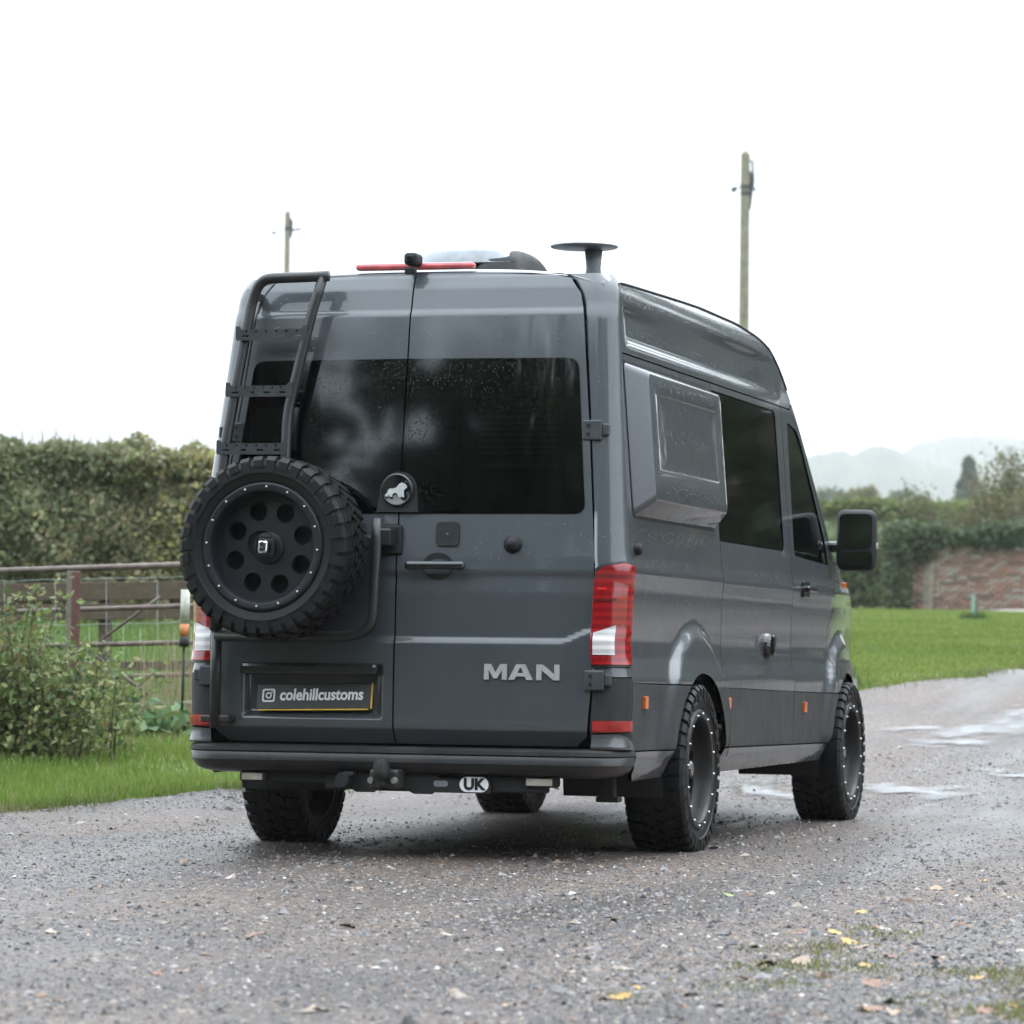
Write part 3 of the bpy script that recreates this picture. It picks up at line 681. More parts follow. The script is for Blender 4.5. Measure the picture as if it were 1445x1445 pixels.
def onrear(off=0.0):
    return lambda u, v, w: (u, rearS(u, v)[1] - off - w, v)
# blinds and shelf glimpsed through the tinted panes
for i in range(16): box('blind_slat', (-.33, -1.08 + .004 * i, 1.64 + .026 * i), (.20, .012, .012), BLIND, dL)
box('window_shelf', (.48, -1.09, 1.70), (.36, .03, .022), BLIND, dR)
for i in range(9): box('blind_slat', (.45, -1.02, 1.76 + .026 * i), (.36, .012, .010), BLIND, dR)
# handle, cover plate, camera, badge
hy = rearS(.18, 1.27)[1]
link('handle', mesh('handle', *merge(box_vf((.178, hy - .045, 1.264), (.265, .03, .034), bev=.012, seg=3), box_vf((.075, hy - .02, 1.264), (.035, .05, .028), bev=.006), box_vf((.28, hy - .02, 1.264), (.035, .05, .028), bev=.006))), GLOSSBLK, dR)
hr = [(.178 + .07 * math.cos(a), 1.262 + .058 * math.sin(a)) for a in np.linspace(0, 2 * math.pi, 28, endpoint=False)]
extrude('handle_cup', hr, .004, onrear(-.001), TRIM, dR)
cp = extrude('cover_plate', rrect(.165, 1.35, .268, 1.452, .018), .010, onrear(), TRIM, dR)
link('plate_screw', mesh('plate_screw', *lathe_vf([(-.006, 0), (-.006, .005), (.0, .005)], 10, 'y', (.217, rearS(.217, 1.4)[1] - .011, 1.40))), STEEL, cp)
link('rubber_stop', mesh('rubber_stop', *lathe_vf([(-.045, 0), (-.043, .018), (-.03, .026), (-.014, .03), (-.01, .039), (.005, .039)], 24, 'y', (.507, rearS(.507, 1.355)[1], 1.357)), smooth=True), TRIM, dR)
BADGE = simple('brushed_chrome', (.62, .63, .65), .22, .55, var=.12, scale=30)
LM = [(0, 0), (0, 1), (.36, 1), (.62, .45), (.88, 1), (1.24, 1), (1.24, 0), (.98, 0), (.98, .62), (.72, .08), (.52, .08), (.26, .62), (.26, 0)]
LA = [(0, 0), (.42, 1), (.90, 1), (1.32, 0), (.99, 0), (.90, .22), (.42, .22), (.33, 0)]
LAh = [(.50, .44), (.82, .44), (.70, .76), (.62, .76)]
LN = [(0, 0), (0, 1), (.34, 1), (.96, .36), (.96, 1), (1.24, 1), (1.24, 0), (.92, 0), (.28, .64), (.28, 0)]
hgt = .066
for pol, hol, x0 in ((LM, [], .396), (LA, [LAh], .503), (LN, [], .625)):
    tr_ = lambda P: [(x0 + a * hgt * 1.22, .783 + b * hgt) for a, b in P]
    extrude('badge_letter', tr_(pol), .009, onrear(), BADGE, dR, [tr_(hh) for hh in hol])
# round emblem holder between the doors
ey = rearS(0, 1.58)[1]; EC = (-.012, 1.588)
base = [(EC[0] - .092, 1.494), (EC[0] + .092, 1.494)] + [(EC[0] + .080 * math.cos(a), EC[1] + .080 * math.sin(a)) for a in np.linspace(0, math.pi, 16)]
em = extrude('emblem_holder', base, .020, onrear(), TRIM, dR)
link('emblem_disc', mesh('emblem_disc', *lathe_vf([(-.024, 0), (-.024, .058), (-.03, .062), (-.03, .068), (-.018, .072), (0, .072)], 36, 'y', (EC[0], ey - .012, EC[1])), smooth=True), GLOSSBLK, em)
lion = [(-.052, -.030), (-.040, -.032), (-.036, -.020), (-.030, -.032), (-.018, -.032), (-.020, -.022), (-.008, -.014), (.004, -.016), (.014, -.034), (.026, -.034), (.024, -.026), (.020, -.014), (.030, -.034), (.038, -.034), (.036, -.006), (.042, .004), (.052, .010), (.050, .020), (.040, .030), (.026, .034), (.012, .026), (.002, .012), (-.016, .006), (-.032, .006), (-.042, -.004), (-.044, -.016), (-.054, -.022)]
lion = [(EC[0] + x * .92, EC[1] + z * .92) for x, z in lion]
extrude('lion_emblem', lion, .006, lambda u, v, w: (u, ey - .0405 - w, v), simple('bright_silver', (.7, .71, .73), .3, .3, var=.1), em)

# number plate with its lamp bar in the left door's recess
def text_mesh(name, txt, size, depth, shear=0.0, bold=0.0, sx=1.0):
    cu = bpy.data.curves.new(name, 'FONT'); cu.body = txt; cu.size = size; cu.extrude = depth / 2; cu.shear = shear; cu.offset = bold; cu.align_x = 'CENTER'; cu.align_y = 'CENTER'; cu.resolution_u = 3
    o = bpy.data.objects.new(name, cu); COL.objects.link(o); bpy.context.view_layer.update()
    me = bpy.data.meshes.new_from_object(o.evaluated_get(bpy.context.evaluated_depsgraph_get())); bpy.data.objects.remove(o)
    for v in me.vertices: v.co = Vector((v.co.x * sx, -v.co.z, v.co.y))
    return me
box('plate_lamp_bar', (-.385, rearS(-.385, .83)[1] - .018, .818), (.62, .075, .05), GLOSSBLK, dL, .015)
rot = Matrix.Rotation(math.radians(-14), 4, 'X') @ Matrix.Rotation(math.radians(-1.2), 4, 'Y')
px, pz = -.375, .700; py = rearS(px, pz)[1] - .016
pl = link('number_plate', mesh('number_plate', *merge(box_vf((0, 0, 0), (.52, .008, .112), bev=.003))), INK, dL, loc=(px, py, pz)); pl.matrix_local = Matrix.Translation((px, py, pz)) @ rot
def onplate(name, me, mat, loc): 
    o = link(name, me, mat, pl); o.location = loc; return o
tm = text_mesh('lettering', 'colehillcustoms', .071, .002, .05, .0018, .86); onplate('lettering', tm, PLATEW, (.035, -.0062, .005))
extr = lambda P, hs=(): mesh('camera_icon', *extrude_vf(P, .002, lambda u, v, w: (u, -w, v), hs))
circ = lambda r, cx=0, cz=0, n=20: [(cx + r * math.cos(a), cz + r * math.sin(a)) for a in np.linspace(0, 2 * math.pi, n, endpoint=False)]
ic = onplate('camera_icon', extr(rrect(-.029, -.029, .029, .029, .010), [rrect(-.022, -.022, .022, .022, .007)]), PLATEW, (-.205, -.0050, .005))
onplate('camera_icon', extr(circ(.014), [circ(.0085)]), PLATEW, (-.205, -.0050, .005)); onplate('camera_icon', extr(circ(.0035, .014, .014)), PLATEW, (-.205, -.0050, .005))
onplate('plate_edge', mesh('plate_edge', *merge(box_vf((0, .001, -.0585), (.50, .010, .005)), box_vf((.2615, .001, 0), (.005, .010, .112)))), PLATEY, (0, 0, 0))

# spare wheel, carrier and ladder on the left door
def tread_wheel():
    R, W = .3875, .265
    hw = W / 2
    prof = [(-hw * .80, .262), (-hw * .93, .280), (-hw * 1.0, .315), (-hw * .99, .345), (-hw * .90, .368), (-hw * .78, R - .014), (0, R - .010), (hw * .78, R - .014), (hw * .90, .368), (hw * .99, .345), (hw * 1.0, .315), (hw * .93, .280), (hw * .80, .262)]
    parts = [lathe_vf(prof, 72, 'y')]
    n = 38
    rr = random.Random(3)
    def block(a0, a1, pts):   # pts: (h, r) corners inner->outer; extruded over the angle
        V = []
        for a in (a0, a1):
            for (h, r, da) in pts: V.append((r * math.cos(a + da), h, r * math.sin(a + da)))
        m = len(pts); F = [tuple(range(m))[::-1], tuple(range(m, 2 * m))] + [(i, (i + 1) % m, m + (i + 1) % m, m + i) for i in range(m)]
        return V, F
    st = 2 * math.pi / n
    for k in range(n):
        a = k * st
        for sg in (-1, 1):
            b = a + (st * .5 if sg > 0 else 0); lng = .02 if k % 2 else 0
            # shoulder block reaching down the sidewall
            parts.append(block(b, b + st * .66, [(sg * hw * .56, R - .012, .02), (sg * hw * .56, R, .02), (sg * hw * .93, R - .004, 0), (sg * hw * 1.035, .366, 0), (sg * hw * 1.045, .336 - lng, -.01), (sg * hw * .97, .336 - lng, -.01), (sg * hw * .85, .36, 0)]))
            # two interlocking centre blocks
            parts.append(block(b + st * .12, b + st * .80, [(sg * hw * .28, R - .012, .05), (sg * hw * .28, R + .001, .05), (sg * hw * .52, R + .001, -.015), (sg * hw * .52, R - .012, -.015)]))
            parts.append(block(b + st * .30, b + st * .96, [(sg * hw * .02, R - .012, .0), (sg * hw * .02, R + .002, .0), (sg * hw * .25, R + .002, .05), (sg * hw * .25, R - .012, .05)]))
    # raised ring on the sidewall
    for sg in (-1, 1): parts.append(lathe_vf([(sg * hw * .985, .322), (sg * hw * 1.02, .318), (sg * hw * 1.02, .312), (sg * hw * .985, .308)], 72, 'y'))
    tyre = fix_normals(mesh('tyre', *merge(*parts)))
    # dished disc with eight round holes; outer face looks towards -y
    def dish(r):
        return float(np.interp(r, [0, .05, .075, .085, .175, .198, .207, .26], [-.060, -.060, -.060, -.052, -.050, -.066, -.118, -.128]))
    outer = circ(.220, n=64); holes = [circ(.0405, .162 * math.cos(a), .162 * math.sin(a), 26) for a in np.linspace(0, 2 * math.pi, 8, endpoint=False) + math.pi / 8]
    inner = circ(.072, n=40)
    v2, T = cdt(outer, holes + [inner], .02, .02); Pm = [(p[0], -.050, p[1]) for p in v2]; F = [tuple(t) for t in T]
    E_ = {(t[i], t[(i + 1) % 3]) for t in T.tolist() for i in range(3)}; V = list(Pm)
    for a_, b_ in E_:
        if (b_, a_) not in E_ and   .08 < math.hypot(*v2[a_]) < .212:
            n0 = len(V); V += [Pm[a_], Pm[b_], (Pm[b_][0], Pm[b_][1] + .035, Pm[b_][2]), (Pm[a_][0], Pm[a_][1] + .035, Pm[a_][2])]; F.append((n0, n0 + 1, n0 + 2, n0 + 3))
    back = lathe_vf([(-.050, .220), (-.060, .226), (-.085, .230), (-.112, .232), (-.121, .235), (-.129, .239), (-.131, .244), (-.131, .264), (-.127, .271), (-.118, .276), (.12, .276), (.12, .255), (.03, .235), (.02, .06), (.02, 0)], 72, 'y')
    hubp = lathe_vf([(-.050, .072), (-.058, .068), (-.061, .062), (-.061, 0)], 40, 'y')
    rim = mesh('rim', *merge((V, F), back, hubp), smooth=True); fix_normals(rim); rim.set_sharp_from_angle(angle=math.radians(28))
    cap = mesh('hub_cap', *lathe_vf([(-.092, 0), (-.092, .030), (-.084, .040), (-.055, .045)], 8, 'y')); fix_normals(cap)
    bolts = merge(*[lathe_vf([(-.139, 0), (-.138, .0040), (-.134, .0055), (-.120, .0055)], 8, 'y', (.2535 * math.cos(a), 0, .2535 * math.sin(a))) for a in np.linspace(0, 2 * math.pi, 16, endpoint=False)])
    bolts = mesh('rim_bolts', *bolts, smooth=True); fix_normals(bolts)
    return tyre, rim, cap, bolts
TY, RI, CA, BO = tread_wheel()
def wheel(name, loc, rot, spin):
    w = bpy.data.objects.new(name, None); COL.objects.link(w); w.parent = van; w.matrix_local = Matrix.Translation(loc) @ rot @ Matrix.Rotation(spin, 4, 'Y'); w.empty_display_size = .2
    link('tyre', TY, RUBBER, w); link('rim', RI, RIMBLK, w); link('hub_cap', CA, GLOSSBLK, w); link('rim_bolts', BO, STEEL, w)['kind'] = 'stuff'; return w
for (y, spn, st) in ((0, .1, 0), (3.64, .5, 0)):
    wheel('wheel', (.905, y, .381), Matrix.Rotation(math.radians(90 + st), 4, 'Z'), spn)
    wheel('wheel', (-.905, y, .381), Matrix.Rotation(math.radians(-90 + st), 4, 'Z'), spn + .2)
sw = wheel('spare_wheel', (-.480, -1.515, 1.328), Matrix.Rotation(math.radians(-3), 4, 'Z') @ Matrix.Rotation(math.radians(-2), 4, 'X'), .06)
sw['label'] = 'black spoked spare wheel with chunky tyre on the left rear door'
link('wheel_lock', mesh('wheel_lock', *merge(box_vf((0, -.115, .0), (.046, .03, .058), bev=.012, seg=3), lathe_vf([(-.10, .0), (-.10, .018), (-.05, .018)], 14, 'y'))), CHROME, sw)
link('lock_keyway', mesh('lock_keyway', *merge(box_vf((0, -.131, -.012), (.022, .004, .016), bev=.002), lathe_vf([(-.133, 0), (-.133, .009), (-.12, .009)], 12, 'y', (0, 0, .012)))), INK, sw)
box('lock_plate', (0, -.086, 0), (.085, .012, .085), TRIM, sw, .012)
car = bpy.data.objects.new('wheel_carrier', None); COL.objects.link(car); car.parent = van
tube('carrier_tube', fillet([(-.79, -1.375, .955), (-.20, -1.375, .955), (-.085, -1.375, .99), (-.075, -1.36, 1.30), (-.075, -1.34, 1.46)], .13), .024, FRAME, car, 14)
tube('carrier_upright', [(-.79, -1.37, .56), (-.79, -1.37, 1.05)], .024, FRAME, car, 14)
box('carrier_bracket', (-.79, -1.335, .60), (.13, .09, .03), FRAME, car, .006)
box('carrier_bracket', (-.055, -1.315, 1.385), (.09, .09, .075), FRAME, car, .01)
box('carrier_pad', (-.045, -1.280, 1.375), (.125, .018, .13), TRIM, car, .012)
box('carrier_plate', (-.50, -1.335, 1.345), (.34, .05, .30), FRAME, car, .02)
box('carrier_arm', (-.45, -1.33, 1.36), (.70, .04, .06), FRAME, car, .01)
link('carrier_hub', mesh('carrier_hub', *lathe_vf([(-.22, .06), (.06, .06)], 16, 'y', (-.515, -1.36, 1.345))), FRAME, car)
lad = bpy.data.objects.new('ladder', None); COL.objects.link(lad); lad.parent = van
def ly(z): return Ry(z) - .105
rail = [(-.795, -1.375, .98), (-.80, -1.37, 1.30), (-.79, ly(1.75), 1.75), (-.712, ly(2.42) + .01, 2.42), (-.672, ly(2.46), 2.515), (-.36, ly(2.46), 2.522)]
tube('ladder_rail', fillet(rail, .14, 8), .0235, FRAME, lad, 14)
rail2 = [(-.385, ly(2.46), 2.522), (-.425, ly(2.34), 2.36), (-.475, ly(2.1), 2.10), (-.510, ly(1.95), 1.93), (-.505, ly(1.62), 1.60), (-.505, -1.33, 1.42)]
tube('ladder_rail', fillet(rail2, .08, 5), .0225, FRAME, lad, 14)
for z, x0, x1 in ((2.268, -.757, -.436), (2.020, -.787, -.490), (1.768, -.812, -.498)):
    zt_, hh = .031, .028; cx = (x0 + x1) / 2; hl = (x1 - x0) / 2
    pol = [(-hl, -hh), (hl, -hh), (hl + .004, -hh + .01), (hl + .004, hh + .006), (hl - .012, hh + .006), (hl - .022, hh - .008), (-hl + .022, hh - .008), (-hl + .012, hh + .006), (-hl - .004, hh + .006), (-hl - .004, -hh + .01)]
    hs = [circ(.0055, -hl + .045 + i * (2 * hl - .09) / 5, .011, 8) for i in range(6)] + [rrect(-hl + .04 + i * (2 * hl - .08) / 3 - .016, -.013, -hl + .04 + i * (2 * hl - .08) / 3 + .016, -.005, .003, 2) for i in range(4)]
    yy = ly(z) - .022
    rg = link('ladder_rung', fix_normals(mesh('ladder_rung', *extrude_vf(pol, .006, lambda u, v, w: (cx + u, yy - w, z + v), hs))), simple('rung_grey', (.03, .034, .038), .45), lad)
    link('rung_tread', mesh('rung_tread', *box_vf((cx, yy + .03, z + .014), (2 * hl - .03, .055, .006))), FRAME, rg)
for z, x in ((2.44, -.71), (1.42, -.505), (1.62, -.80)):
    box('ladder_foot', (x, (Ry(z) + ly(z)) / 2, z), (.03, .10, .03), FRAME, lad)

# rear bumper, tow bar, lamps
bp = bpy.data.objects.new('rear_bumper', None); COL.objects.link(bp); bp.parent = van
def bumper_loft(name, prof, mat, xw=.965):
    """prof: (out, z) pairs swept round the rear corners"""
    path = []
    for i in range(9): path.append((-xw + .0, -1.07 - .0 + 0 * i, (-1, 0))) if i == 0 else None
    rc = .15; yb = -1.30
    pts = [(-xw, -1.06, (-1, 0)), (-xw, yb + rc, (-1, 0))]
    for i in range(1, 9):
        a = math.pi / 2 * i / 8; pts.append((-xw + rc * (1 - math.cos(a)), yb + rc - rc * math.sin(a), (-math.cos(a), -math.sin(a))))
    pts += [(x, yb, (0, -1)) for x in np.linspace(-xw + rc, xw - rc, 14)[1:-1]]
    for i in range(0, 9):
        a = math.pi / 2 * i / 8; pts.append((xw - rc + rc * math.sin(a), yb + rc - rc * math.cos(a), (math.sin(a), -math.cos(a))))
    pts.append((xw, -1.06, (1, 0)))
    V = []; F = []; m = len(prof)
    for x, y, n_ in pts:
        for o_, z in prof: V.append(((x + n_[0] * o_) * KL(x, z), y + n_[1] * o_, z))
    for i in range(len(pts) - 1):
        for j in range(m - 1): F.append((i * m + j, i * m + j + 1, (i + 1) * m + j + 1, (i + 1) * m + j))
    me = fix_normals(mesh(name, V, F, True)); me.set_sharp_from_angle(angle=math.radians(32)); return link(name, me, mat, bp)
bumper_loft('bumper_step', [(-.12, .496), (.022, .490), (.034, .482), (.036, .466), (.028, .460)], TRIM)
bumper_loft('bumper_skin', [(.026, .462), (.030, .456), (.031, .426), (.024, .420), (.021, .414), (.004, .392), (-.03, .378), (-.10, .368), (-.20, .366)], wet('bumper_plastic', (.014, .016, .019), .42, .25, .35))
tow = bpy.data.objects.new('tow_bar', None); COL.objects.link(tow); tow.parent = van
box('cross_beam', (.16, -1.20, .338), (.98, .09, .066), UNDER, tow, .006)
box('cross_beam_end', (-.44, -1.20, .352), (.36, .07, .045), UNDER, tow, .006)
extrude('tow_bracket', [(-.20, .395), (.12, .395), (.20, .36), (.42, .352), (.42, .30), (.17, .30), (.16, .292), (.08, .292), (.06, .302), (-.09, .302), (-.10, .295), (-.18, .295), (-.20, .31)], .012, lambda u, v, w: (u, -1.258 - w, v), UNDER, tow)
box('ball_mount', (-.02, -1.33, .355), (.13, .10, .085), FRAME, tow, .012)
link('tow_ball', mesh('tow_ball', *merge(lathe_vf([(.055, 0), (.053, .018), (.045, .028), (.02, .033), (0, .034), (-.03, .036), (-.034, .030), (-.05, .02)], 20, 'z', (-.022, -1.41, .395)), tube_vf(fillet([(-.022, -1.41, .37), (-.022, -1.41, .33), (-.022, -1.34, .33)], .03), .02, 10)), smooth=True), TRIM, tow)
for x in (-.075, .03): link('mount_bolt', mesh('mount_bolt', *lathe_vf([(-.014, 0), (-.014, .012), (-.008, .015), (0, .016)], 12, 'y', (x, -1.383, .350))), STEEL, tow)
link('trailer_socket', mesh('trailer_socket', *merge(lathe_vf([(-.05, 0), (-.05, .030), (-.03, .036), (.03, .036)], 16, 'y', (-.225, -1.285, .345)), box_vf((-.20, -1.30, .372), (.05, .05, .02), bev=.005))), TRIM, tow)
stadium = lambda cx, cz, hw_, hh_: [(cx + math.copysign(hw_ - hh_, math.cos(a)) + hh_ * math.cos(a), cz + hh_ * math.sin(a)) for a in np.linspace(.01, 2 * math.pi + .01, 40, endpoint=False)]
uk = extrude('country_sticker', stadium(.348, .337, .064, .032), .002, lambda u, v, w: (u, -1.271 - w, v), WHITE, tow)
o = link('lettering', text_mesh('lettering', 'UK', .066, .002, 0, .003, 1.02), INK, uk); o.location = (.348, -1.2745, .3365)
extrude('rating_label', stadium(.20, .338, .032, .013), .002, lambda u, v, w: (u, -1.271 - w, v), simple('grey_label', (.22, .23, .25), .4), tow)
for x0, x1, z in ((-.705, -.605, .352), (.575, .695, .352)):
    wl = box('work_lamp', ((x0 + x1) / 2 + (.006 if x0 > 0 else 0), -1.235, z), (x1 - x0 + .022, .06, .045), TRIM, van, .012)
    link('lamp_lens', mesh('lamp_lens', *box_vf(((x0 + x1) / 2 - (.002 if x0 > 0 else 0), -1.266, z), (x1 - x0 - .006, .006, .030), bev=.002)), LAMPW, wl)
# roof furniture
box('brake_lamp', (-.02, -1.025, 2.574), (.54, .05, .030), simple('rain_lit_red_lens', (.55, .11, .12), .3, coat=.5), van, .012)  # lens red is paled, with the rainy light put into its colour
rc_ = link('reversing_camera', mesh('reversing_camera', *merge(box_vf((-.012, -1.085, 2.598), (.062, .10, .055), bev=.016), box_vf((-.012, -1.12, 2.545), (.05, .03, .03), bev=.006))), TRIM, van)
link('camera_lens', mesh('camera_lens', *lathe_vf([(-.006, 0), (-.006, .012), (0, .014)], 14, 'y', (-.012, -1.137, 2.595))), GLOSSBLK, rc_)
# domed roof fan: smoked lid over a black base
def dome(name, cx, cy, z0, hx_, hy_, hz_, mat, parent, n=20):
    V = []; F = []
    for i in range(n + 1):
        for j in range(n + 1):
            u = -1 + 2 * i / n; v = -1 + 2 * j / n; e = (1 - abs(u) ** 4) ** .6 * (1 - abs(v) ** 3) ** .5
            V.append((cx + u * hx_, cy + v * hy_, z0 + hz_ * e))
    for i in range(n):
        for j in range(n): F.append((i * (n + 1) + j, (i + 1) * (n + 1) + j, (i + 1) * (n + 1) + j + 1, i * (n + 1) + j + 1))
    return link(name, mesh(name, V, F, True), mat, parent)
fan = box('roof_fan', (-.08, .25, 2.655), (.44, .56, .10), TRIM, van, .03)
dome('fan_lid', -.10, .25, 2.70, .245, .30, .105, simple('pale_smoked_lid', (.22, .24, .26), .35, coat=.2), fan)
dome('fan_shroud', .075, .20, 2.655, .115, .27, .115, TRIM, fan)
ant = link('antenna_stem', mesh('antenna_stem', *lathe_vf([(0, .036), (.03, .032), (.11, .040), (.113, 0)], 20, 'z', (.655, -.55, 2.575)), smooth=True), simple('grey_plastic', (.14, .15, .16), .5), van)
link('antenna_disc', mesh('antenna_disc', *lathe_vf([(-.006, 0), (-.004, .05), (.006, .145), (.011, .152), (.016, .148), (.02, .10), (.022, 0)], 40, 'z', (.612, -.55, 2.690)), smooth=True), simple('grey_disc_plastic', (.2, .21, .22), .4), ant)

# ================================================================== planting and field boundary
class Waves:
    """cheap smooth 3-D noise, about -1..1"""
    def __init__(self, seed, scale, n=10):
        r = np.random.default_rng(seed); self.k = r.normal(0, 1, (n, 3)) * scale; self.p = r.uniform(0, 6.28, n); self.n = n
    def __call__(self, P): return np.sin(np.asarray(P) @ self.k.T + self.p).sum(1) / math.sqrt(self.n)
def leaves_vt(P, size, seed, flat=.0, long=1.7, nrm=None):
    """folded leaf blades: 4 corners, 2 triangles each, at points P"""
    r = np.random.default_rng(seed); n = len(P)
    d = r.normal(0, 1, (n, 3)); d[:, 2] = d[:, 2] * (1 - flat) - .15; d /= np.linalg.norm(d, axis=1)[:, None]
    q = r.normal(0, 1, (n, 3)); q -= d * (q * d).sum(1)[:, None]; q /= np.linalg.norm(q, axis=1)[:, None]
    up = np.cross(d, q); sz = size * r.uniform(.6, 1.4, n)[:, None]
    V = np.stack([P, P + d * sz * .55 * long / 1.7 + q * sz * .32 + up * sz * .1, P + d * sz * long / 1.7, P + d * sz * .5 * long / 1.7 - q * sz * .32 + up * sz * .1], 1).reshape(-1, 3)
    b = np.arange(n)[:, None] * 4
    return V, np.concatenate([b + [[0, 1, 2]], b + [[0, 2, 3]]])
def tints(P, seed, cols, w, scale, jit=.25):
    """per-leaf colour: patches of the given colours with leaf to leaf variation"""
    r = np.random.default_rng(seed); S_ = np.stack([Waves(seed + i, scale)(P) * .8 + r.normal(0, .7, len(P)) + w[i] for i in range(len(cols))], 1)
    c = np.array(cols)[S_.argmax(1)]
    return np.clip(c * r.uniform(1 - jit, 1 + jit, (len(P), 1)) * r.uniform(.92, 1.08, (len(P), 3)), 0, 1)
def foliage(name, P, size, seed, cols, w, scale=.8, parent=None, mat=LEAF, flat=0., long=1.7):
    V, T = leaves_vt(P, size, seed, flat, long)
    return link(name, tri_mesh(name, V, T, np.repeat(tints(P, seed, cols, w, scale), 4, 0)), mat, parent)
def blades_vt(B, h, wd, seed, lean=.45):
    r = np.random.default_rng(seed); n = len(B); a = r.uniform(0, 6.28, n); h = np.broadcast_to(h, n) * r.uniform(.55, 1.35, n)
    sd_ = np.stack([np.cos(a), np.sin(a), 0 * a], 1) * (wd * r.uniform(.7, 1.3, n))[:, None]
    b = r.uniform(0, 6.28, n); ln = np.stack([np.cos(b), np.sin(b), 0 * b], 1) * (h * lean * r.uniform(.1, 1.4, n))[:, None]
    upv = np.stack([0 * h, 0 * h, h], 1)
    V = np.stack([B - sd_, B + sd_, B + upv * .6 + ln * .4 + sd_ * .6, B + upv * .6 + ln * .4 - sd_ * .6, B + upv * (1 - .15 * lean) + ln], 1).reshape(-1, 3)
    i = np.arange(n)[:, None] * 5
    return V, np.concatenate([i + [[0, 1, 2]], i + [[0, 2, 3]], i + [[3, 2, 4]]])
def grass(name, B, h, wd, seed, cols, w, scale, label, lean=.45, cat='grass'):
    V, T = blades_vt(B, h, wd, seed, lean)
    o = link(name, tri_mesh(name, V, T, np.repeat(tints(B, seed, cols, w, scale, .2), 5, 0)), GRASS); return tag(o, label, cat, kind='stuff')
def scatter(a0, a1, d0, d1, n, seed, road=False):
    r = np.random.default_rng(seed); a = r.uniform(a0, a1, n); d = r.uniform(d0, d1, n); x, y = xy(a, d)
    k = in_road(x, y) == road; return np.stack([x, y, Had(a, d)], 1)[k]

# verge, field beyond the gate, lawn
Bv = scatter(-6.5, -.8, 18.3, 26, 120000, 11)
Bv = Bv[Waves(5, 1.5)(Bv) + rng.normal(0, .8, len(Bv)) > -1.1]
grass('verge_grass', Bv, .085 + .05 * np.clip(Waves(6, .9)(Bv), 0, 1), .0035, 12, [(.12, .195, .03), (.17, .24, .05), (.23, .235, .10), (.27, .23, .13)], (.5, .6, -.2, -.7), .9, 'soft green verge grass along the edge of the gravel track')
Bf = scatter(-9, 3, 26, 45, 42000, 13)
grass('field_grass', Bf, .16, .008, 14, [(.085, .16, .03), (.12, .19, .045), (.17, .17, .08)], (.6, .5, -.4), .35, 'rough green pasture grass beyond the field gate')
lu = np.random.default_rng(15); ln_ = 230000; ld = 28.5 + 61.5 * lu.random(ln_) ** 1.8; la = lu.uniform(.02, .20, ln_) * ld; lx, ly_ = xy(la, ld)
Bl = np.stack([lx, ly_, Had(la, ld)], 1)[~in_road(lx, ly_)]; dl = ad(Bl[:, 0], Bl[:, 1])[1]
grass('lawn_grass', Bl, .035 + .0002 * dl, .0012 + .00008 * dl, 16, [(.14, .195, .028), (.105, .165, .024), (.18, .22, .045)], (.4, .35, .25), .35, 'bright green mown lawn sloping up to the brick wall', .8)
# grass straggling out over the edge of the track
eg = np.concatenate([np.array(subdiv([EDGE[i], EDGE[i + 1]], .01)[:-1]) for i in range(0, 10)] + [np.array(subdiv([EDGE[i], EDGE[i + 1]], .03)[:-1]) for i in range(16, 21)])
eg = eg[lu.integers(0, len(eg), 9000)] + lu.normal(0, .09, (9000, 2)); eg = eg[Waves(8, 2.2)(np.c_[eg, 0 * eg[:, 0]]) + lu.normal(0, .4, len(eg)) > -.1]
grass('edge_grass', np.c_[eg, H(eg[:, 0], eg[:, 1]) + .012], .05, .003, 17, [(.10, .14, .035), (.15, .17, .06), (.22, .19, .11)], (.4, .3, .1), 2, 'thin grass straggling over the edge of the track', .8)

# rough weedy foot of the gate and dry straw stalks
r_ = np.random.default_rng(21)
ws = []
for u, v, k in [(95, 1040, 50), (135, 1045, 70), (165, 1035, 60), (195, 1042, 70), (225, 1045, 60), (250, 1040, 60), (60, 1060, 40), (20, 1062, 40)]:
    p = G(u, v); q = r_.normal(0, 1, (k, 3)) * (.13, .13, .05) + p + (0, 0, .10); ws.append(q)
tag(foliage('broad_leaf_weeds', np.concatenate(ws), .13, 22, [(.085, .15, .05), (.12, .19, .085), (.13, .16, .06)], (.4, .3, .1), 1.0, flat=.3), 'broad leaved weeds at the foot of the field gate', 'weeds', kind='stuff')
ss = []
for u, v, k in [(205, 1022, 25), (228, 1025, 45), (248, 1028, 70), (266, 1030, 70), (185, 1020, 15)]:
    p = G(u, v); ss.append(r_.normal(0, 1, (k, 3)) * (.12, .12, 0) + p)
ss = np.concatenate(ss); ss[:, 2] = H(ss[:, 0], ss[:, 1])
grass('dry_grass_stalks', ss, r_.uniform(.25, .8, len(ss)), .0035, 23, [(.30, .25, .16), (.24, .20, .12), (.14, .17, .07)], (.5, .4, -.3), 1, 'tall straw coloured grass stalks in front of the gate', .3)

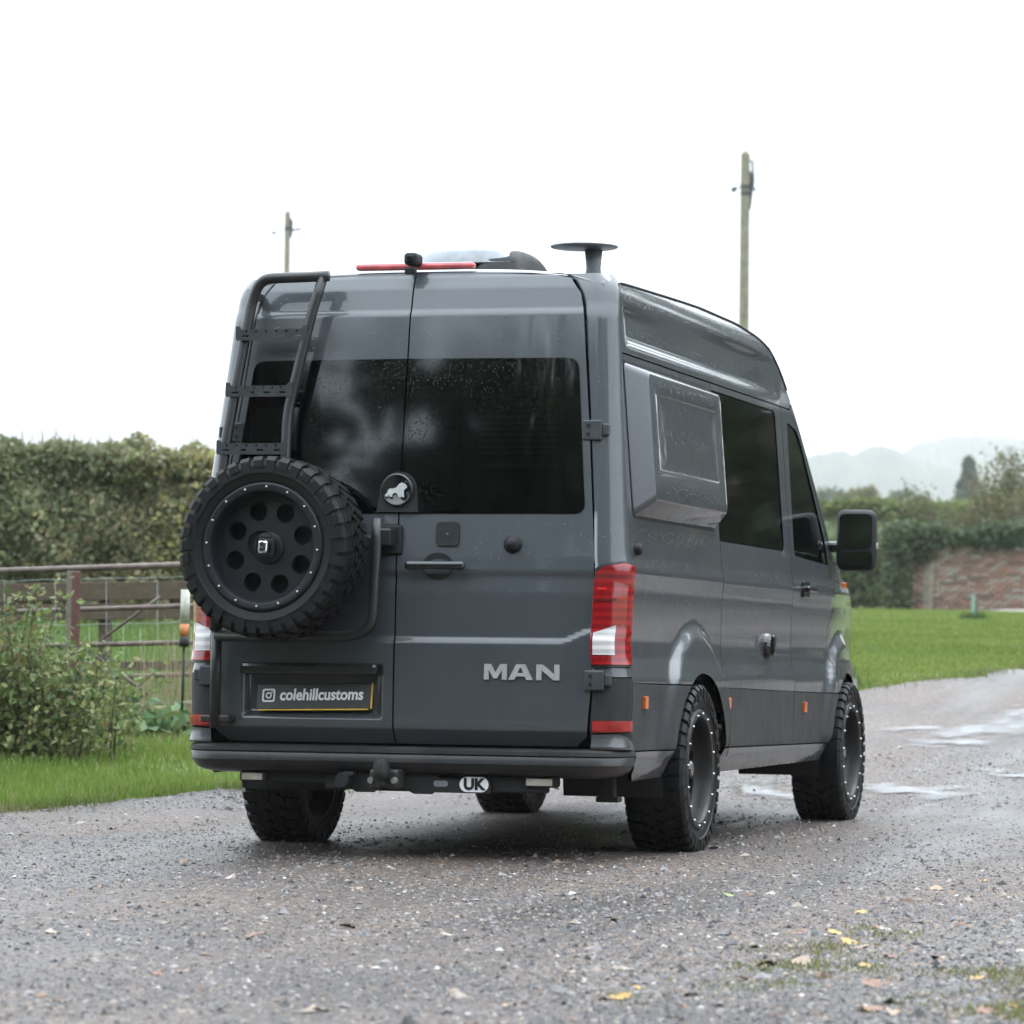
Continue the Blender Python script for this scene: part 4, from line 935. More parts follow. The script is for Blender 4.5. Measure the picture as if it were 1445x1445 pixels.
# hedge across the field
def hedge_points(a0, a1, dfront, depth, ztop, n, seed, amp=.25, sc=1.0):
    """points through the outer layer of a clipped but lumpy hedge"""
    r = np.random.default_rng(seed); W1, W2 = Waves(seed + 50, 1.1 * sc), Waves(seed + 51, 3.0 * sc)
    a = r.uniform(a0, a1, n); top = r.random(n) < .28
    zb = Had(a, np.full(n, dfront)); zt = ztop(a)
    z = np.where(top, zt, zb + (zt - zb) * r.random(n) ** .8); d = np.where(top, dfront + r.uniform(0, depth, n), dfront)
    Q = np.stack([a, d, z], 1); dis = amp * W1(Q) + amp * .45 * W2(Q); lay = np.abs(r.normal(0, .22, n))
    d = d - np.where(top, 0, dis) + np.where(top, 0, lay); z = z + np.where(top, dis * .6 - lay * .7, 0)
    d += .25 * np.clip((z - zb) / (zt - zb), 0, 1.2) ** 3
    x, y = xy(a, d); return np.stack([x, y, z], 1)
zt1 = lambda a: np.interp(a, [-9, -6.3, -5, -4, -3, 4], [3.50, 3.50, 3.42, 3.40, 3.36, 3.2])
hp = hedge_points(-9.5, 3.5, 45, 1.8, zt1, 130000, 31, .36, 1.3)
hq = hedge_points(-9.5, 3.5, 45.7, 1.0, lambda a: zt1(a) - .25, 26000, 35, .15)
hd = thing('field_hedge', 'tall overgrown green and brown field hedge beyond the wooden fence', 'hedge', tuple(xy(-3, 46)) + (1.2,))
HL = Vector(hd.location)
def rel(o, parent): o.matrix_parent_inverse = Matrix.Translation(-Vector(parent.location)); return o
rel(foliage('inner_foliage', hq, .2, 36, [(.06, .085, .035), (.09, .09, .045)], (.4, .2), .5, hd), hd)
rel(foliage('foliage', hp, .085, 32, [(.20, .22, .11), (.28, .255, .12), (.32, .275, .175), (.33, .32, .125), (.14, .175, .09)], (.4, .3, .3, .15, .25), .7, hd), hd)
tp = hp[(hp[:, 2] > 3.1)][:2600]
V, T = blades_vt(tp, .30, .006, 33, .5)
rel(link('twig_tips', tri_mesh('twig_tips', V, T, np.repeat(tints(tp, 34, [(.14, .11, .07), (.12, .13, .05)], (.3, .2), 1), 5, 0)), LEAF, hd), hd)
st = []
for a in np.arange(-9, 3.4, .55):
    x, y = xy(a + r_.uniform(-.15, .15), 45.9); z = float(Had(a, 45.9)); st.append(tube_vf([(x, y, z - .1), (x + r_.uniform(-.1, .1), y, z + .8), (x + r_.uniform(-.2, .2), y, z + 1.7)], [.06, .045, .02], 6))
rel(link('stems', mesh('stems', *merge(*st)), BARK, hd), hd)['kind'] = 'stuff'

# bramble-like bush in front of the gate
bc = G(58, 1072); bush = thing('roadside_bush', 'loose green leafy bush growing in front of the field gate', 'bush', tuple(bc))
bp_, sh = [], []
for i in range(66):
    a = r_.uniform(-.85, .62); b = r_.uniform(-.35, .5); hgt_ = r_.uniform(.55, 1.28 if a < -.1 else .98) * (1 - .35 * abs(a - (-.15))) ; x0 = np.array([bc[0] + RH[0] * a * .75 + FH[0] * b, bc[1] + RH[1] * a * .75 + FH[1] * b]); z0 = float(H(*x0))
    le = RH * r_.normal(.03, .14) + FH * r_.normal(0, .1)
    pts = [(x0[0] + le[0] * t * t, x0[1] + le[1] * t * t, z0 - .03 + hgt_ * (t - .12 * t * t)) for t in np.linspace(0, 1, 7)]
    sh.append(tube_vf(pts, np.linspace(.010, .003, 7), 5)); n = 130; t = r_.random(n) ** .8
    P = np.stack([np.interp(t, np.linspace(0, 1, 7), [p[k] for p in pts]) for k in range(3)], 1); sp = (.13 * (1 - .55 * t))[:, None]
    bp_.append(P + r_.normal(0, 1, (n, 3)) * sp)
bp_ = np.concatenate(bp_); bp_ = bp_[bp_[:, 2] > H(bp_[:, 0], bp_[:, 1])]
rel(foliage('foliage', bp_, .048, 41, [(.11, .155, .055), (.17, .21, .07), (.22, .235, .095), (.07, .12, .05), (.2, .15, .07)], (.4, .35, .1, .3, -.5), 1.8, bush), bush)
rel(link('stems', mesh('stems', *merge(*sh)), BARK, bush), bush)['kind'] = 'stuff'

# tubular field gate, its post, the rail fence and wire behind
gd0 = 25.6
gate = thing('field_gate', 'rusty tubular metal field gate with diagonal brace behind the bush', 'gate', tuple(PD(120, 1025, gd0)))
def gtube(name, p0, p1, r, mat, parent, d=gd0):
    return rel(tube(name, [PD(*p0, d), PD(*p1, d)], r, mat, parent, 8), parent)
for (v0, v1, rr) in ((808, 795, .024), (866, 853, .018), (914, 905, .018), (961, 950, .018), (1003, 992, .018), (1038, 1030, .018)):
    gtube('rail', (-120, v0 + 2), (330, v1), rr, GALV, gate)
gtube('stile', (330, 793), (330, 1032), .022, GALV, gate)
gtube('stile', (-120, 808), (-120, 1042), .022, GALV, gate)
gtube('brace', (118, 914), (300, 1045), .013, GALV, gate, gd0 - .05)
gtube('brace', (226, 842), (140, 905), .010, GALV, gate, gd0 + .05)
p0 = PD(104, 806, 25.48); zb = float(H(p0[0], p0[1])); hgt_ = p0[2] - zb + .1
post = thing('gate_post', 'square timber gate post, grey face and red brown side', 'post', (p0[0], p0[1], zb))
pv = box_vf((0, 0, hgt_ / 2 - .1), (.075, .075, hgt_), bev=.006); pm = mesh('post_timber', *pv); pm.materials.append(POSTWOOD); pm.materials.append(REDWOOD)
for f in pm.polygons:
    if f.normal.x > .5: f.material_index = 1
link('post_timber', pm, None, post, rot=(0, 0, math.radians(16 - 52)))
fd = 29.5; fence = thing('rail_fence', 'brown wooden post and rail fence behind the metal gate', 'fence', tuple(PD(100, 1000, fd)))
def board(v, u0, u1, hpx, dv=-4, d=fd):
    a_, b_ = PD(u0, v, d), PD(u1, v + dv, d); c = (a_ + b_) / 2; L = np.linalg.norm(b_ - a_)
    ang = math.atan2(b_[1] - a_[1], b_[0] - a_[0]); tilt = math.asin((b_[2] - a_[2]) / L)
    o = link('board', mesh('board', *box_vf((0, 0, 0), (L, .035, hpx / FPX * d), bev=.004)), BOARDWOOD, fence); o.matrix_local = Matrix.Translation(Vector(c) - Vector(fence.location)) @ Matrix.Rotation(ang, 4, 'Z') @ Matrix.Rotation(-tilt, 4, 'Y')
for v, hp_ in ((838, 25), (867, 22), (944, 13)): board(v, -160, 150, hp_); board(v - 4, 151, 420, hp_, -3)
for u in (-160, 150, 420):
    t_ = PD(u, 815, fd + .08); zg = float(H(t_[0], t_[1])); o = link('fence_post', mesh('fence_post', *box_vf((0, 0, (t_[2] - zg) / 2), (.09, .09, t_[2] - zg), bev=.006)), BOARDWOOD, fence); o.location = Vector((t_[0], t_[1], zg)) - Vector(fence.location)
wf_ = thing('wire_fence', 'green grey square mesh stock wire seen through the gate', 'fence', tuple(PD(200, 1000, 27.5)))
for v in (820, 884, 911, 960):
    pts = [PD(u, v - u * .022 + 1.2 * math.sin(u * .07), 27.5) for u in range(-100, 341, 40)]; rel(tube('line_wire', pts, .0022, WIRE, wf_, 5), wf_)
for u in range(-90, 341, 24): rel(tube('stay_wire', [PD(u, 818 if u % 72 == 6 else 884, 27.5), PD(u + 1, 1010, 27.5)], .0016, WIRE, wf_, 5), wf_)
pm_ = PD(264, 905, 24.4); mk = thing('marker_tube', 'weathered white and orange marker tube on thin black stem beside the gate', 'marker', tuple(pm_))
mtm = simple('weathered_white_tube', (.42, .42, .36), .5, var=.35, scale=25); mto = simple('faded_orange_tube', (.45, .16, .06), .5, var=.3, scale=25)
for nm, v0, v1, r0, m_ in (('tube_shell', 832, 880, .031, mtm), ('orange_band', 880.5, 898, .032, mto), ('black_boot', 898.5, 913, .034, TRIM), ('stem', 913, 1010, .009, TRIM)):
    rel(tube(nm, [PD(262 - (v0 - 832) * .03, v0, 24.4), PD(262 - (v1 - 832) * .03, v1, 24.4)], r0, m_, mk, 14), mk)

# ------------------------------------------------------------------ right hand background
wd0 = 91.0
wall = thing('brick_wall', 'old red brick garden wall with end pier below the ivy', 'wall', tuple(PD(1360, 862, wd0)))
wx0, wz0 = PD(1300, 859, wd0), None
bz = float(H(*PD(1360, 862, wd0)[:2])) - .12
bt = PD(1360, 761, wd0)[2]
def ap(u): return (u - 722.5) / FPX * wd0
A0, A1 = ap(1279), ap(1475)
wob_ = box_vf((0, 0, 0), (1, 1, 1))
cx_, cy_ = xy((A0 + 40 / FPX * wd0 + A1 + 6) / 2, wd0 + .18)
MORT = simple('old_mortar', (.26, .235, .20), .9, scale=8)
core = link('mortar_core', mesh('mortar_core', *box_vf((0, 0, (bz + bt) / 2), (A1 + 6 - A0, .22, bt - bz))), MORT, wall); core.matrix_local = Matrix.Translation(Vector((cx_, cy_, 0)) - Vector(wall.location)) @ Matrix.Rotation(-YAW * -1, 4, 'Z')
bricks = [simple('brick_%s' % k, c, .85, var=.3, scale=9) for k, c in (('red', (.27, .17, .135)), ('pale', (.36, .27, .225)), ('dark', (.17, .12, .10)), ('lichen', (.36, .33, .29)), ('orange', (.36, .19, .14)))]
bmesh_ = []
for m_ in bricks:
    me = mesh('brick', *box_vf((0, 0, 0), (.215, .10, .065), bev=.004, seg=1)); me.materials.append(m_); bmesh_.append(me)
rb_ = random.Random(5); MW = Matrix.Translation(-Vector(wall.location))
def brick(a, d, z, sx=1.0):
    w_ = [.35, .28, .15, .16, .06]
    if a > ap(1405): w_ = [.3, .2, .08, .1, .32]
    o = bpy.data.objects.new('brick', rb_.choices(bmesh_, w_)[0]); COL.objects.link(o); o.parent = wall
    x, y = xy(a, d + rb_.uniform(-.008, .008)); o.matrix_local = Matrix.Translation(Vector((x, y, z)) - Vector(wall.location)) @ Matrix.Rotation(YAW, 4, 'Z') @ Matrix.Diagonal((sx, 1, 1, 1))
rows = int((bt - bz) / .076); nb_ = 0
for j in range(rows):
    z = bz + .04 + j * .076; a = A0 + (.11 if j % 2 else 0) + .02
    for k in range(3 if j % 2 == 0 else 2): brick(A0 + .125 + k * .228 + (.114 if j % 2 else 0), wd0 - .08, z); nb_ += 1
    if j % 2:
        for e_ in (.06, .64): brick(A0 + e_ - .005, wd0 - .08, z, .47)
    a = A0 + .74 + (.114 if j % 2 else 0)
    while a < ap(1450) and nb_ < 298: brick(a, wd0 + .03, z); a += .226; nb_ += 1
pier = link('pier_core', mesh('pier_core', *box_vf((0, 0, (bz + bt) / 2), (.70, .2, bt - bz))), MORT, wall); px_, py_ = xy(A0 + .35, wd0 + .04); pier.matrix_local = Matrix.Translation(Vector((px_, py_, 0)) - Vector(wall.location)) @ Matrix.Rotation(YAW, 4, 'Z')
core.matrix_local = Matrix.Translation(Vector((cx_, cy_, 0)) - Vector(wall.location)) @ Matrix.Rotation(YAW, 4, 'Z')

def blob_points(boxes, n, seed, soft=.12):
    """points filling rounded masses given as (u0,u1,v0,v1,d0,d1) picture extents at a distance"""
    r = np.random.default_rng(seed); P = []
    tot = sum((b[1] - b[0]) * (b[3] - b[2]) for b in boxes)
    for (u0, u1, v0, v1, d0, d1) in boxes:
        m = int(n * (u1 - u0) * (v1 - v0) / tot); u = r.uniform(u0, u1, m); v = r.uniform(v0, v1, m); d = r.uniform(d0, d1, m)
        q = np.stack([PD(a, b, c) for a, b, c in zip(u, v, d)]); P.append(q + r.normal(0, soft, q.shape))
    return np.concatenate(P)
ivy = thing('ivy', 'dark green ivy mass hanging over the pier end and top of the brick wall', 'ivy', tuple(PD(1270, 858, 90.8)))
ib = [(1250, 1281, 742, 858, 90.3, 91.3), (1262, 1330, 742, 770, 90.5, 91.3), (1330, 1480, 752, 766, 90.6, 91.3), (1285, 1312, 770, 790, 90.7, 90.9), (1380, 1480, 742, 768, 90.6, 91.4)]
rel(foliage('foliage', blob_points(ib, 16000, 51, .07), .12, 52, [(.055, .09, .04), (.085, .115, .05), (.17, .155, .085), (.11, .14, .10)], (.6, .3, .0, -.2), .8, ivy), ivy)
rel(link('ivy_stem', mesh('ivy_stem', *tube_vf([PD(1270, 862, 91), PD(1272, 800, 91), PD(1290, 755, 91)], [.06, .05, .03], 6)), BARK, ivy), ivy)
zt2 = lambda a: np.full_like(a, 5.72) + .12 * np.sin(a * 1.3)
gh = thing('garden_hedge', 'long flat topped clipped hedge behind the brick wall', 'hedge', tuple(xy(14, 111)) + (2.6,))
hp2 = hedge_points(6, 30, 110, 1.6, zt2, 36000, 61, .18, .8)
rel(foliage('foliage', hp2, .16, 62, [(.16, .175, .08), (.22, .195, .115), (.19, .24, .08), (.115, .15, .075)], (.4, .25, .2, .3), .5, gh), gh)
tpp = hp2[hp2[:, 2] > 5.45]; rel(foliage('top_growth', tpp + (0, 0, .12), .15, 63, [(.15, .20, .055), (.12, .15, .05)], (.5, .2), .5, gh), gh)
bank = blob_points([(1150, 1256, 752, 850, 93, 97)], 9000, 65, .15)
tag(foliage('bank_shrubs', bank, .16, 66, [(.13, .19, .075), (.10, .15, .065), (.17, .23, .12), (.15, .15, .075)], (.4, .3, .0, .1), .5), 'mixed green growth on the bank between van and ivy', 'shrubs', kind='stuff')

def branchy(base, hgt, spread, n, seed, r0=.05):
    """a many stemmed shrub: returns stem tubes and twig end points"""
    r = np.random.default_rng(seed); parts = []; ends = []
    def grow(p, d, L, rad, lv):
        q = [p]; dd = d.copy()
        for _ in range(4):
            dd = dd + r.normal(0, .13, 3); dd /= np.linalg.norm(dd); q.append(q[-1] + dd * L / 4)
        parts.append(tube_vf([tuple(x) for x in q], np.linspace(rad, rad * .5, 5), 5)); ends.extend(q[2:])
        if lv > 0:
            for _ in range(r.integers(3, 5)):
                e = dd + r.normal(0, spread, 3); e[2] = abs(e[2]) * .6 + .25; e /= np.linalg.norm(e); grow(q[r.integers(2, 5)], e, L * .62, rad * .55, lv - 1)
    for _ in range(n):
        d = np.array([r.normal(0, .3), r.normal(0, .3), 1.0]); d /= np.linalg.norm(d); grow(np.array(base) + np.r_[r.normal(0, .15, 2), 0], d, hgt * .48, r0, 3)
    return merge(*parts), np.array(ends)
bs = PD(1446, 770, 95); bs[2] = float(H(bs[0], bs[1]))
hs_ = PD(1446, 622, 95)[2] - bs[2]
shrub = thing('bare_shrub', 'half bare twiggy autumn shrub rising behind the brick wall', 'shrub', tuple(bs))
(vf_, ends) = branchy(bs, hs_, .42, 6, 71, .04)
rel(link('branches', mesh('branches', *vf_), simple('pale_twig', (.16, .125, .095), .8), shrub), shrub)
er = np.random.default_rng(72); le_ = ends[er.integers(0, len(ends), 9000)] + er.normal(0, .14, (9000, 3)); keep = er.random(len(le_)) < np.interp(le_[:, 2] - bs[2], [0, hs_ * .5, hs_], [1, 1, .45])
rel(foliage('foliage', le_[keep], .11, 73, [(.15, .115, .065), (.11, .12, .05), (.19, .14, .08)], (.3, .3, .1), .8, shrub), shrub)

def tree(name, label, cat, u, d, vtop, wpx, n, size, seed, cols, w, shape='round', group=None):
    b = PD(u, 720, d); b[2] = float(H(b[0], b[1])); zt_ = PD(u, vtop, d)[2]; h_ = zt_ - b[2]; rw = wpx / FPX * d / 2
    t = thing(name, label, cat, tuple(b), group=group); r = np.random.default_rng(seed)
    rel(link('trunk', mesh('trunk', *tube_vf([b - (0, 0, .2), b + (0.1, 0, h_ * .4), b + (0, .1, h_ * .85)], [h_ * .03, h_ * .02, h_ * .006], 7)), BARK, t), t)
    if shape == 'cone':
        z = r.random(n) ** 1.1; a = r.uniform(0, 6.28, n); lay = .75 + .25 * np.sin(z * 34 + np.sin(a * 3) * 1.5); rr = rw * (1 - z) ** .8 * lay * np.sqrt(r.uniform(.3, 1, n)) + .05
        P = b + np.stack([rr * np.cos(a), rr * np.sin(a), h_ * (.12 + .88 * z)], 1)
    else:
        P = []
        for k in range(16):
            c = b + np.r_[r.normal(0, rw * .45, 2), h_ * r.uniform(.42, .86)]; q = r.normal(0, 1, (n // 16, 3)); q /= np.linalg.norm(q, axis=1)[:, None]
            P.append(c + q * rw * r.uniform(.28, .5) * r.random((n // 16, 1)) ** .4 * (1, 1, .8))
        P = np.concatenate(P)
    rel(foliage('crown', P, size, seed, cols, w, .4, t), t)
GRN = [(.06, .09, .04), (.085, .11, .05), (.045, .075, .04)]; YEL = [(.19, .16, .06), (.15, .15, .06), (.11, .12, .05)]
tree('conifer_tree', 'lone dark pointed conifer standing in the mist beyond the hedge', 'tree', 1367, 420, 646, 120, 12000, .5, 81, GRN, (.4, .1, .3), 'cone')
tree('broadleaf_tree', 'yellowing tree top showing above the flat topped hedge', 'tree', 1222, 330, 668, 70, 4500, .55, 82, YEL, (.4, .3, .1))
tree('broadleaf_tree', 'blue green tree top just left of the yellowing tree', 'tree', 1165, 430, 670, 76, 3600, .75, 83, GRN, (.2, .4, .2))
tree('broadleaf_tree', 'rounded green tree right of the yellowing tree', 'tree', 1282, 450, 668, 70, 3600, .75, 84, GRN, (.2, .4, .2))
tree('broadleaf_tree', 'small olive tree near the lone conifer', 'tree', 1312, 380, 680, 50, 3000, .6, 85, GRN + YEL[2:], (.2, .3, .1, .4))
# hills: wooded ridges across the valley
def ridge(name, label, prof, d0, wid, seed):
    us = np.concatenate([np.arange(300, 1120, 16.0), np.arange(1120, 1470, 1.5), np.arange(1470, 2300, 16.0)])
    m1 = d0 / FPX; W1, W2 = Waves(seed, .16 / m1), Waves(seed + 1, .45 / m1)                  # tree-sized lumps on the crest
    ds = np.linspace(-1, 1, 23); V = []
    for u in us:
        vt = np.interp(u, [p[0] for p in prof], [p[1] for p in prof]); top = PD(u, vt, d0); a = (u - 722.5) / FPX * d0
        for k in ds:
            d = d0 + k * wid; x, y = xy(a, d); zg = float(Had(a, d)); q = np.array([[a, d, 0.]])
            zz = zg - 4 + (top[2] - zg + 4) * math.exp(-2.6 * k * k) + (W1(q)[0] * 1.7 + W2(q)[0] * 1.1) * m1 * math.exp(-1.2 * k * k)
            V.append((x, y, zz))
    m = len(ds); F = [(i * m + j, (i + 1) * m + j, (i + 1) * m + j + 1, i * m + j + 1) for i in range(len(us) - 1) for j in range(m - 1)]
    tag(link('hill', mesh('hill', V, F, True), simple(name + '_hill_woods', (.05, .07, .045), .9, var=.4, scale=.05)), label, 'hill', kind='structure')
ridge('near', 'nearer misty wooded hill', [(300, 665), (1100, 640), (1145, 641), (1165, 640), (1188, 634), (1204, 640), (1222, 632), (1238, 628), (1262, 632), (1276, 640), (1300, 652), (1400, 668), (2300, 690)], 2300, 260, 91)
ridge('far', 'farther and higher misty wooded hill', [(300, 660), (1200, 655), (1270, 642), (1290, 626), (1320, 619), (1350, 614), (1382, 614), (1405, 618), (1445, 621), (2300, 650)], 2900, 320, 95)

# utility poles with cable fittings
def pole(u, vtop, d, rad, label, seed, side):
    t_ = PD(u, vtop, d); b = np.array([t_[0], t_[1], float(H(t_[0], t_[1]))]); p = thing('utility_pole', label, 'utility pole', tuple(b)); h_ = t_[2] - b[2]
    R_ = np.r_[RH, 0]
    link('pole_shaft', mesh('pole_shaft', *tube_vf([(0, 0, -.3), (0, 0, h_ * .5), (0, 0, h_ - rad * .8), (0, 0, h_)], [rad * 1.25, rad * 1.12, rad, rad * .35], 14), smooth=False), POLEWOOD, p)
    k = d / FPX
    for z_, l_ in ((h_ - 53 * k, 1), (h_ - 62 * k, 1)) if side else ((h_ - 26 * k, 1),):
        link('clamp_band', mesh('clamp_band', *lathe_vf([(-.05, rad * 1.08), (.05, rad * 1.08)], 14, 'z', (0, 0, z_))), IRON, p)
    def ln(name, q, r, mat=IRON): link(name, mesh(name, *tube_vf([tuple(R_ * a * k + np.r_[0, 0, h_ + z * k]) for a, z in q], r, 6)), mat, p)
    if side:
        ln('cable_loop', [(4, -14), (10, -15), (11, -30), (12, -45), (9, -62), (7, -84)], .035); ln('cable_loop', [(5, -30), (9, -40), (10, -55)], .05)
        ln('insulator', [(-19, -58), (-13, -54)], .07); ln('insulator', [(9, -50), (16, -58)], .03); ln('line_wire', [(-19, -58), (-400, -160)], .004); ln('line_wire', [(-13, -54), (-6, -52)], .02); ln('line_wire', [(16, -58), (600, -110)], .004)
        ln('junction_box', [(2, -48), (2, -64)], .10)
    else:
        ln('insulator', [(-22, -33), (-16, -31)], .05); ln('insulator', [(6, -28), (20, -26)], .04); ln('cable_loop', [(4, -12), (6, -16), (5, -28), (5, -38)], .05)
        ln('line_wire', [(-16, -31), (-5, -28)], .004); ln('line_wire', [(-22, -33), (-400, -110)], .004); ln('line_wire', [(20, -26), (330, -16)], .004)
        ln('line_wire', [(4, -12), (330, -10)], .004)
pole(1052, 212, 85, .112, 'tall weathered wooden utility pole with cable loops above the van cab', 1, True)
pole(406, 297, 100, .085, 'slim mossy wooden utility pole rising behind the van ladder', 2, False)
# pale green plastic tree guard on the lawn, and the path by the wall
tgp = G(1374, 876); tg = thing('tree_guard', 'pale green plastic tree guard standing alone on the lawn', 'tree guard', tuple(tgp))
hz_ = PD(1374, 842, float(ad(tgp[0], tgp[1])[1]))[2] - tgp[2]
link('guard_tube', mesh('guard_tube', *lathe_vf([(0, .045), (hz_, .040), (hz_, .030), (.02, .032)], 12, 'z')), simple('pale_green_plastic', (.22, .34, .27), .5), tg)
link('stake', mesh('stake', *box_vf((.06, 0, hz_ * .45), (.03, .03, hz_ * .9))), POSTWOOD, tg)
tb = np.random.default_rng(75).normal(0, 1, (260, 3)) * (.14, .14, .0) + tgp
V, T = blades_vt(tb, .16, .01, 76); rel(link('grass_tuft', tri_mesh('grass_tuft', V, T, np.tile((.06, .11, .03), (len(V), 1))), GRASS, tg), tg)
pa, pb_ = ap(1378), ap(1378) + 20
pv_ = []
for a in np.arange(pa, pb_, .5):
    for d in (86.2, 89.5): x, y = xy(a, d); pv_.append((x, y, float(Had(a, d)) + .05))
pn = len(pv_) // 2
tag(link('path', mesh('path', pv_, [(2 * i, 2 * i + 2, 2 * i + 3, 2 * i + 1) for i in range(pn - 1)]), simple('pale_path_gravel', (.34, .32, .29), .8)), 'pale path along the foot of the brick wall', 'path', kind='structure')

# ------------------------------------------------------------------ woods round the yard, seen in the van's paint and glass
def wood(name, label, spots, seed, cols, w, leaf=.5):
    r = np.random.default_rng(seed); P = []; tr_ = []
    for (x, y, h_) in spots:
        z = float(H(x, y)); tr_.append(tube_vf([(x, y, z - .2), (x + .2, y, z + h_ * .5), (x, y + .2, z + h_ * .85)], [.28, .2, .06], 6)); cone = r.random() < .35
        n = 1100; q = r.normal(0, 1, (260, 3)); P.append(np.array([x, y, z + 1.4]) + q * (2.2, 1.2, 1.1))
        if cone:
            q = r.random(n) ** 1.3; a = r.uniform(0, 6.28, n); rr = h_ * .20 * (1 - q) * np.sqrt(r.random(n)) + .1; P.append(np.stack([x + rr * np.cos(a), y + rr * np.sin(a), z + h_ * (.04 + .96 * q)], 1))
        else:
            for k in range(9):
                c = np.array([x + r.normal(0, h_ * .13), y + r.normal(0, h_ * .13), z + h_ * r.uniform(.15, .88)]); q = r.normal(0, 1, (n // 9, 3)); q /= np.linalg.norm(q, axis=1)[:, None]; P.append(c + q * h_ * r.uniform(.10, .17) * r.random((n // 9, 1)) ** .4)
    P = np.concatenate(P); o = foliage(name, P, leaf, seed, cols, w, .15); tag(o, label, 'trees', kind='stuff')
    return tag(link(name, mesh(name, *merge(*tr_)), BARK), label.replace('trees', 'tree trunks'), 'trees', kind='stuff')
wr = np.random.default_rng(99)
sp_ = [(x + wr.uniform(-1.5, 1.5), -40 + wr.uniform(-4, 4) + .1 * x, wr.uniform(15.5, 19.5) + 4 * (abs(x + 12) > 8)) for x in np.arange(-60, 45, 2.3)]
wood('woodland', 'dark trees across the yard reflected in the rear doors', sp_, 101, GRN, (.4, .3, .3), 1.05)
sp_ = []
for ang in np.arange(15, 62, 1.15):
    dd = wr.uniform(38, 52); a = dd * math.tan(math.radians(min(ang, 60))) if ang < 45 else dd * 1.1; t = math.radians(ang)
    sp_.append((CAM[0] + (RH * math.sin(t) + FH * math.cos(t))[0] * dd * 1.25, CAM[1] + (RH * math.sin(t) + FH * math.cos(t))[1] * dd * 1.25, wr.uniform(9, 15)))
wood('copse', 'autumn brown trees beside the track reflected in the van side', sp_, 102, [(.09, .085, .04), (.12, .095, .05), (.06, .08, .04)], (.4, .3, .3), .55)

# ------------------------------------------------------------------ loose stones, leaves and moss on the track
def stones(n, seed):
    r = np.random.default_rng(seed); u = r.uniform(-30, 1475, n); v = 1445 + 30 - (r.random(n) ** .85) * 470
    D_ = np.stack([(u - 722.5) / FPX, -(v - 722.5) / FPX, np.ones(n)], 1) @ np.stack([AR, AU, AF]); t = -CAM[2] / D_[:, 2]
    P = CAM + D_ * t[:, None]
    for _ in range(12): t = t * .5 + .5 * (H(P[:, 0], P[:, 1]) - CAM[2]) / D_[:, 2]; P = CAM + D_ * t[:, None]
    k = in_road(P[:, 0], P[:, 1]) & (t > 0) & (ad(P[:, 0], P[:, 1])[1] < 31); P = P[k]; uu = u[k]; vv = v[k]
    W_ = Waves(3, .8)(P); P = P[(W_ + r.normal(0, .8, len(P)) > -.5 - 1.2 * ((uu > 760) & (vv > 1260)) + .9 * ((uu < 620) & (vv > 1260)) - .6 * ((vv < 1240) & (uu < 500)))]
    n = len(P); sz = np.clip(r.lognormal(-5.55, .56, n), .0025, .026)
    O8 = np.array([(1, 0, 0), (-1, 0, 0), (0, 1, 0), (0, -1, 0), (0, 0, 1), (0, 0, -1), ]) * 1.0
    R6 = O8[None] * sz[:, None, None] * r.uniform(.6, 1.35, (n, 6, 1)) + r.normal(0, .22, (n, 6, 3)) * sz[:, None, None]; R6[:, :, 2] *= .6
    a = r.uniform(0, 6.28, n); c, s = np.cos(a)[:, None], np.sin(a)[:, None]
    V = np.stack([R6[:, :, 0] * c - R6[:, :, 1] * s, R6[:, :, 0] * s + R6[:, :, 1] * c, R6[:, :, 2]], 2) + P[:, None] + np.array([0, 0, .0145])
    f = np.array([(0, 2, 4), (2, 1, 4), (1, 3, 4), (3, 0, 4), (2, 0, 5), (1, 2, 5), (3, 1, 5), (0, 3, 5)]); T = (np.arange(n)[:, None, None] * 6 + f).reshape(-1, 3)
    pal = np.array([(.085, .084, .090), (.14, .133, .130), (.034, .032, .032), (.24, .20, .165), (.38, .355, .33), (.19, .125, .085)]); c_ = pal[r.choice(6, n, p=[.33, .28, .17, .12, .025, .075])] * r.uniform(.75, 1.25, (n, 1))
    return tag(link('loose_gravel', tri_mesh('loose_gravel', V.reshape(-1, 3), T, np.repeat(c_, 6, 0)), STONE), 'loose wet stones scattered over the gravel track', 'gravel', kind='stuff')
stones(125000, 111)
def leaf_mesh(seed, col):
    r = np.random.default_rng(seed); n = 9; L = .075; V = []; F = []
    for i in range(n):
        t = i / (n - 1); w_ = .030 * math.sin(math.pi * min(1, t * .92 + .06)) ** .8 * r.uniform(.8, 1.15); zc = .005 * math.sin(3.1 * t + r.uniform(-.2, .2))
        V += [(t * L - L / 2, -w_, zc + r.uniform(.001, .008)), (t * L - L / 2, 0, zc), (t * L - L / 2, w_, zc + r.uniform(.001, .010))]
    for i in range(n - 1):
        for j in range(2): F.append((3 * i + j, 3 * i + j + 1, 3 * i + j + 4, 3 * i + j + 3))
    me = mesh('fallen_leaf', V, F, True); me.materials.append(col); return me
LC = {'yellow': simple('yellow_leaf', (.33, .20, .03), .4), 'brown': simple('brown_leaf', (.17, .075, .04), .4), 'tan': simple('tan_leaf', (.27, .19, .125), .45), 'green': simple('green_leaf', (.16, .20, .04), .4)}
LMs = {k: [leaf_mesh(i * 7 + j, m_) for j in range(3)] for i, (k, m_) in enumerate(LC.items())}
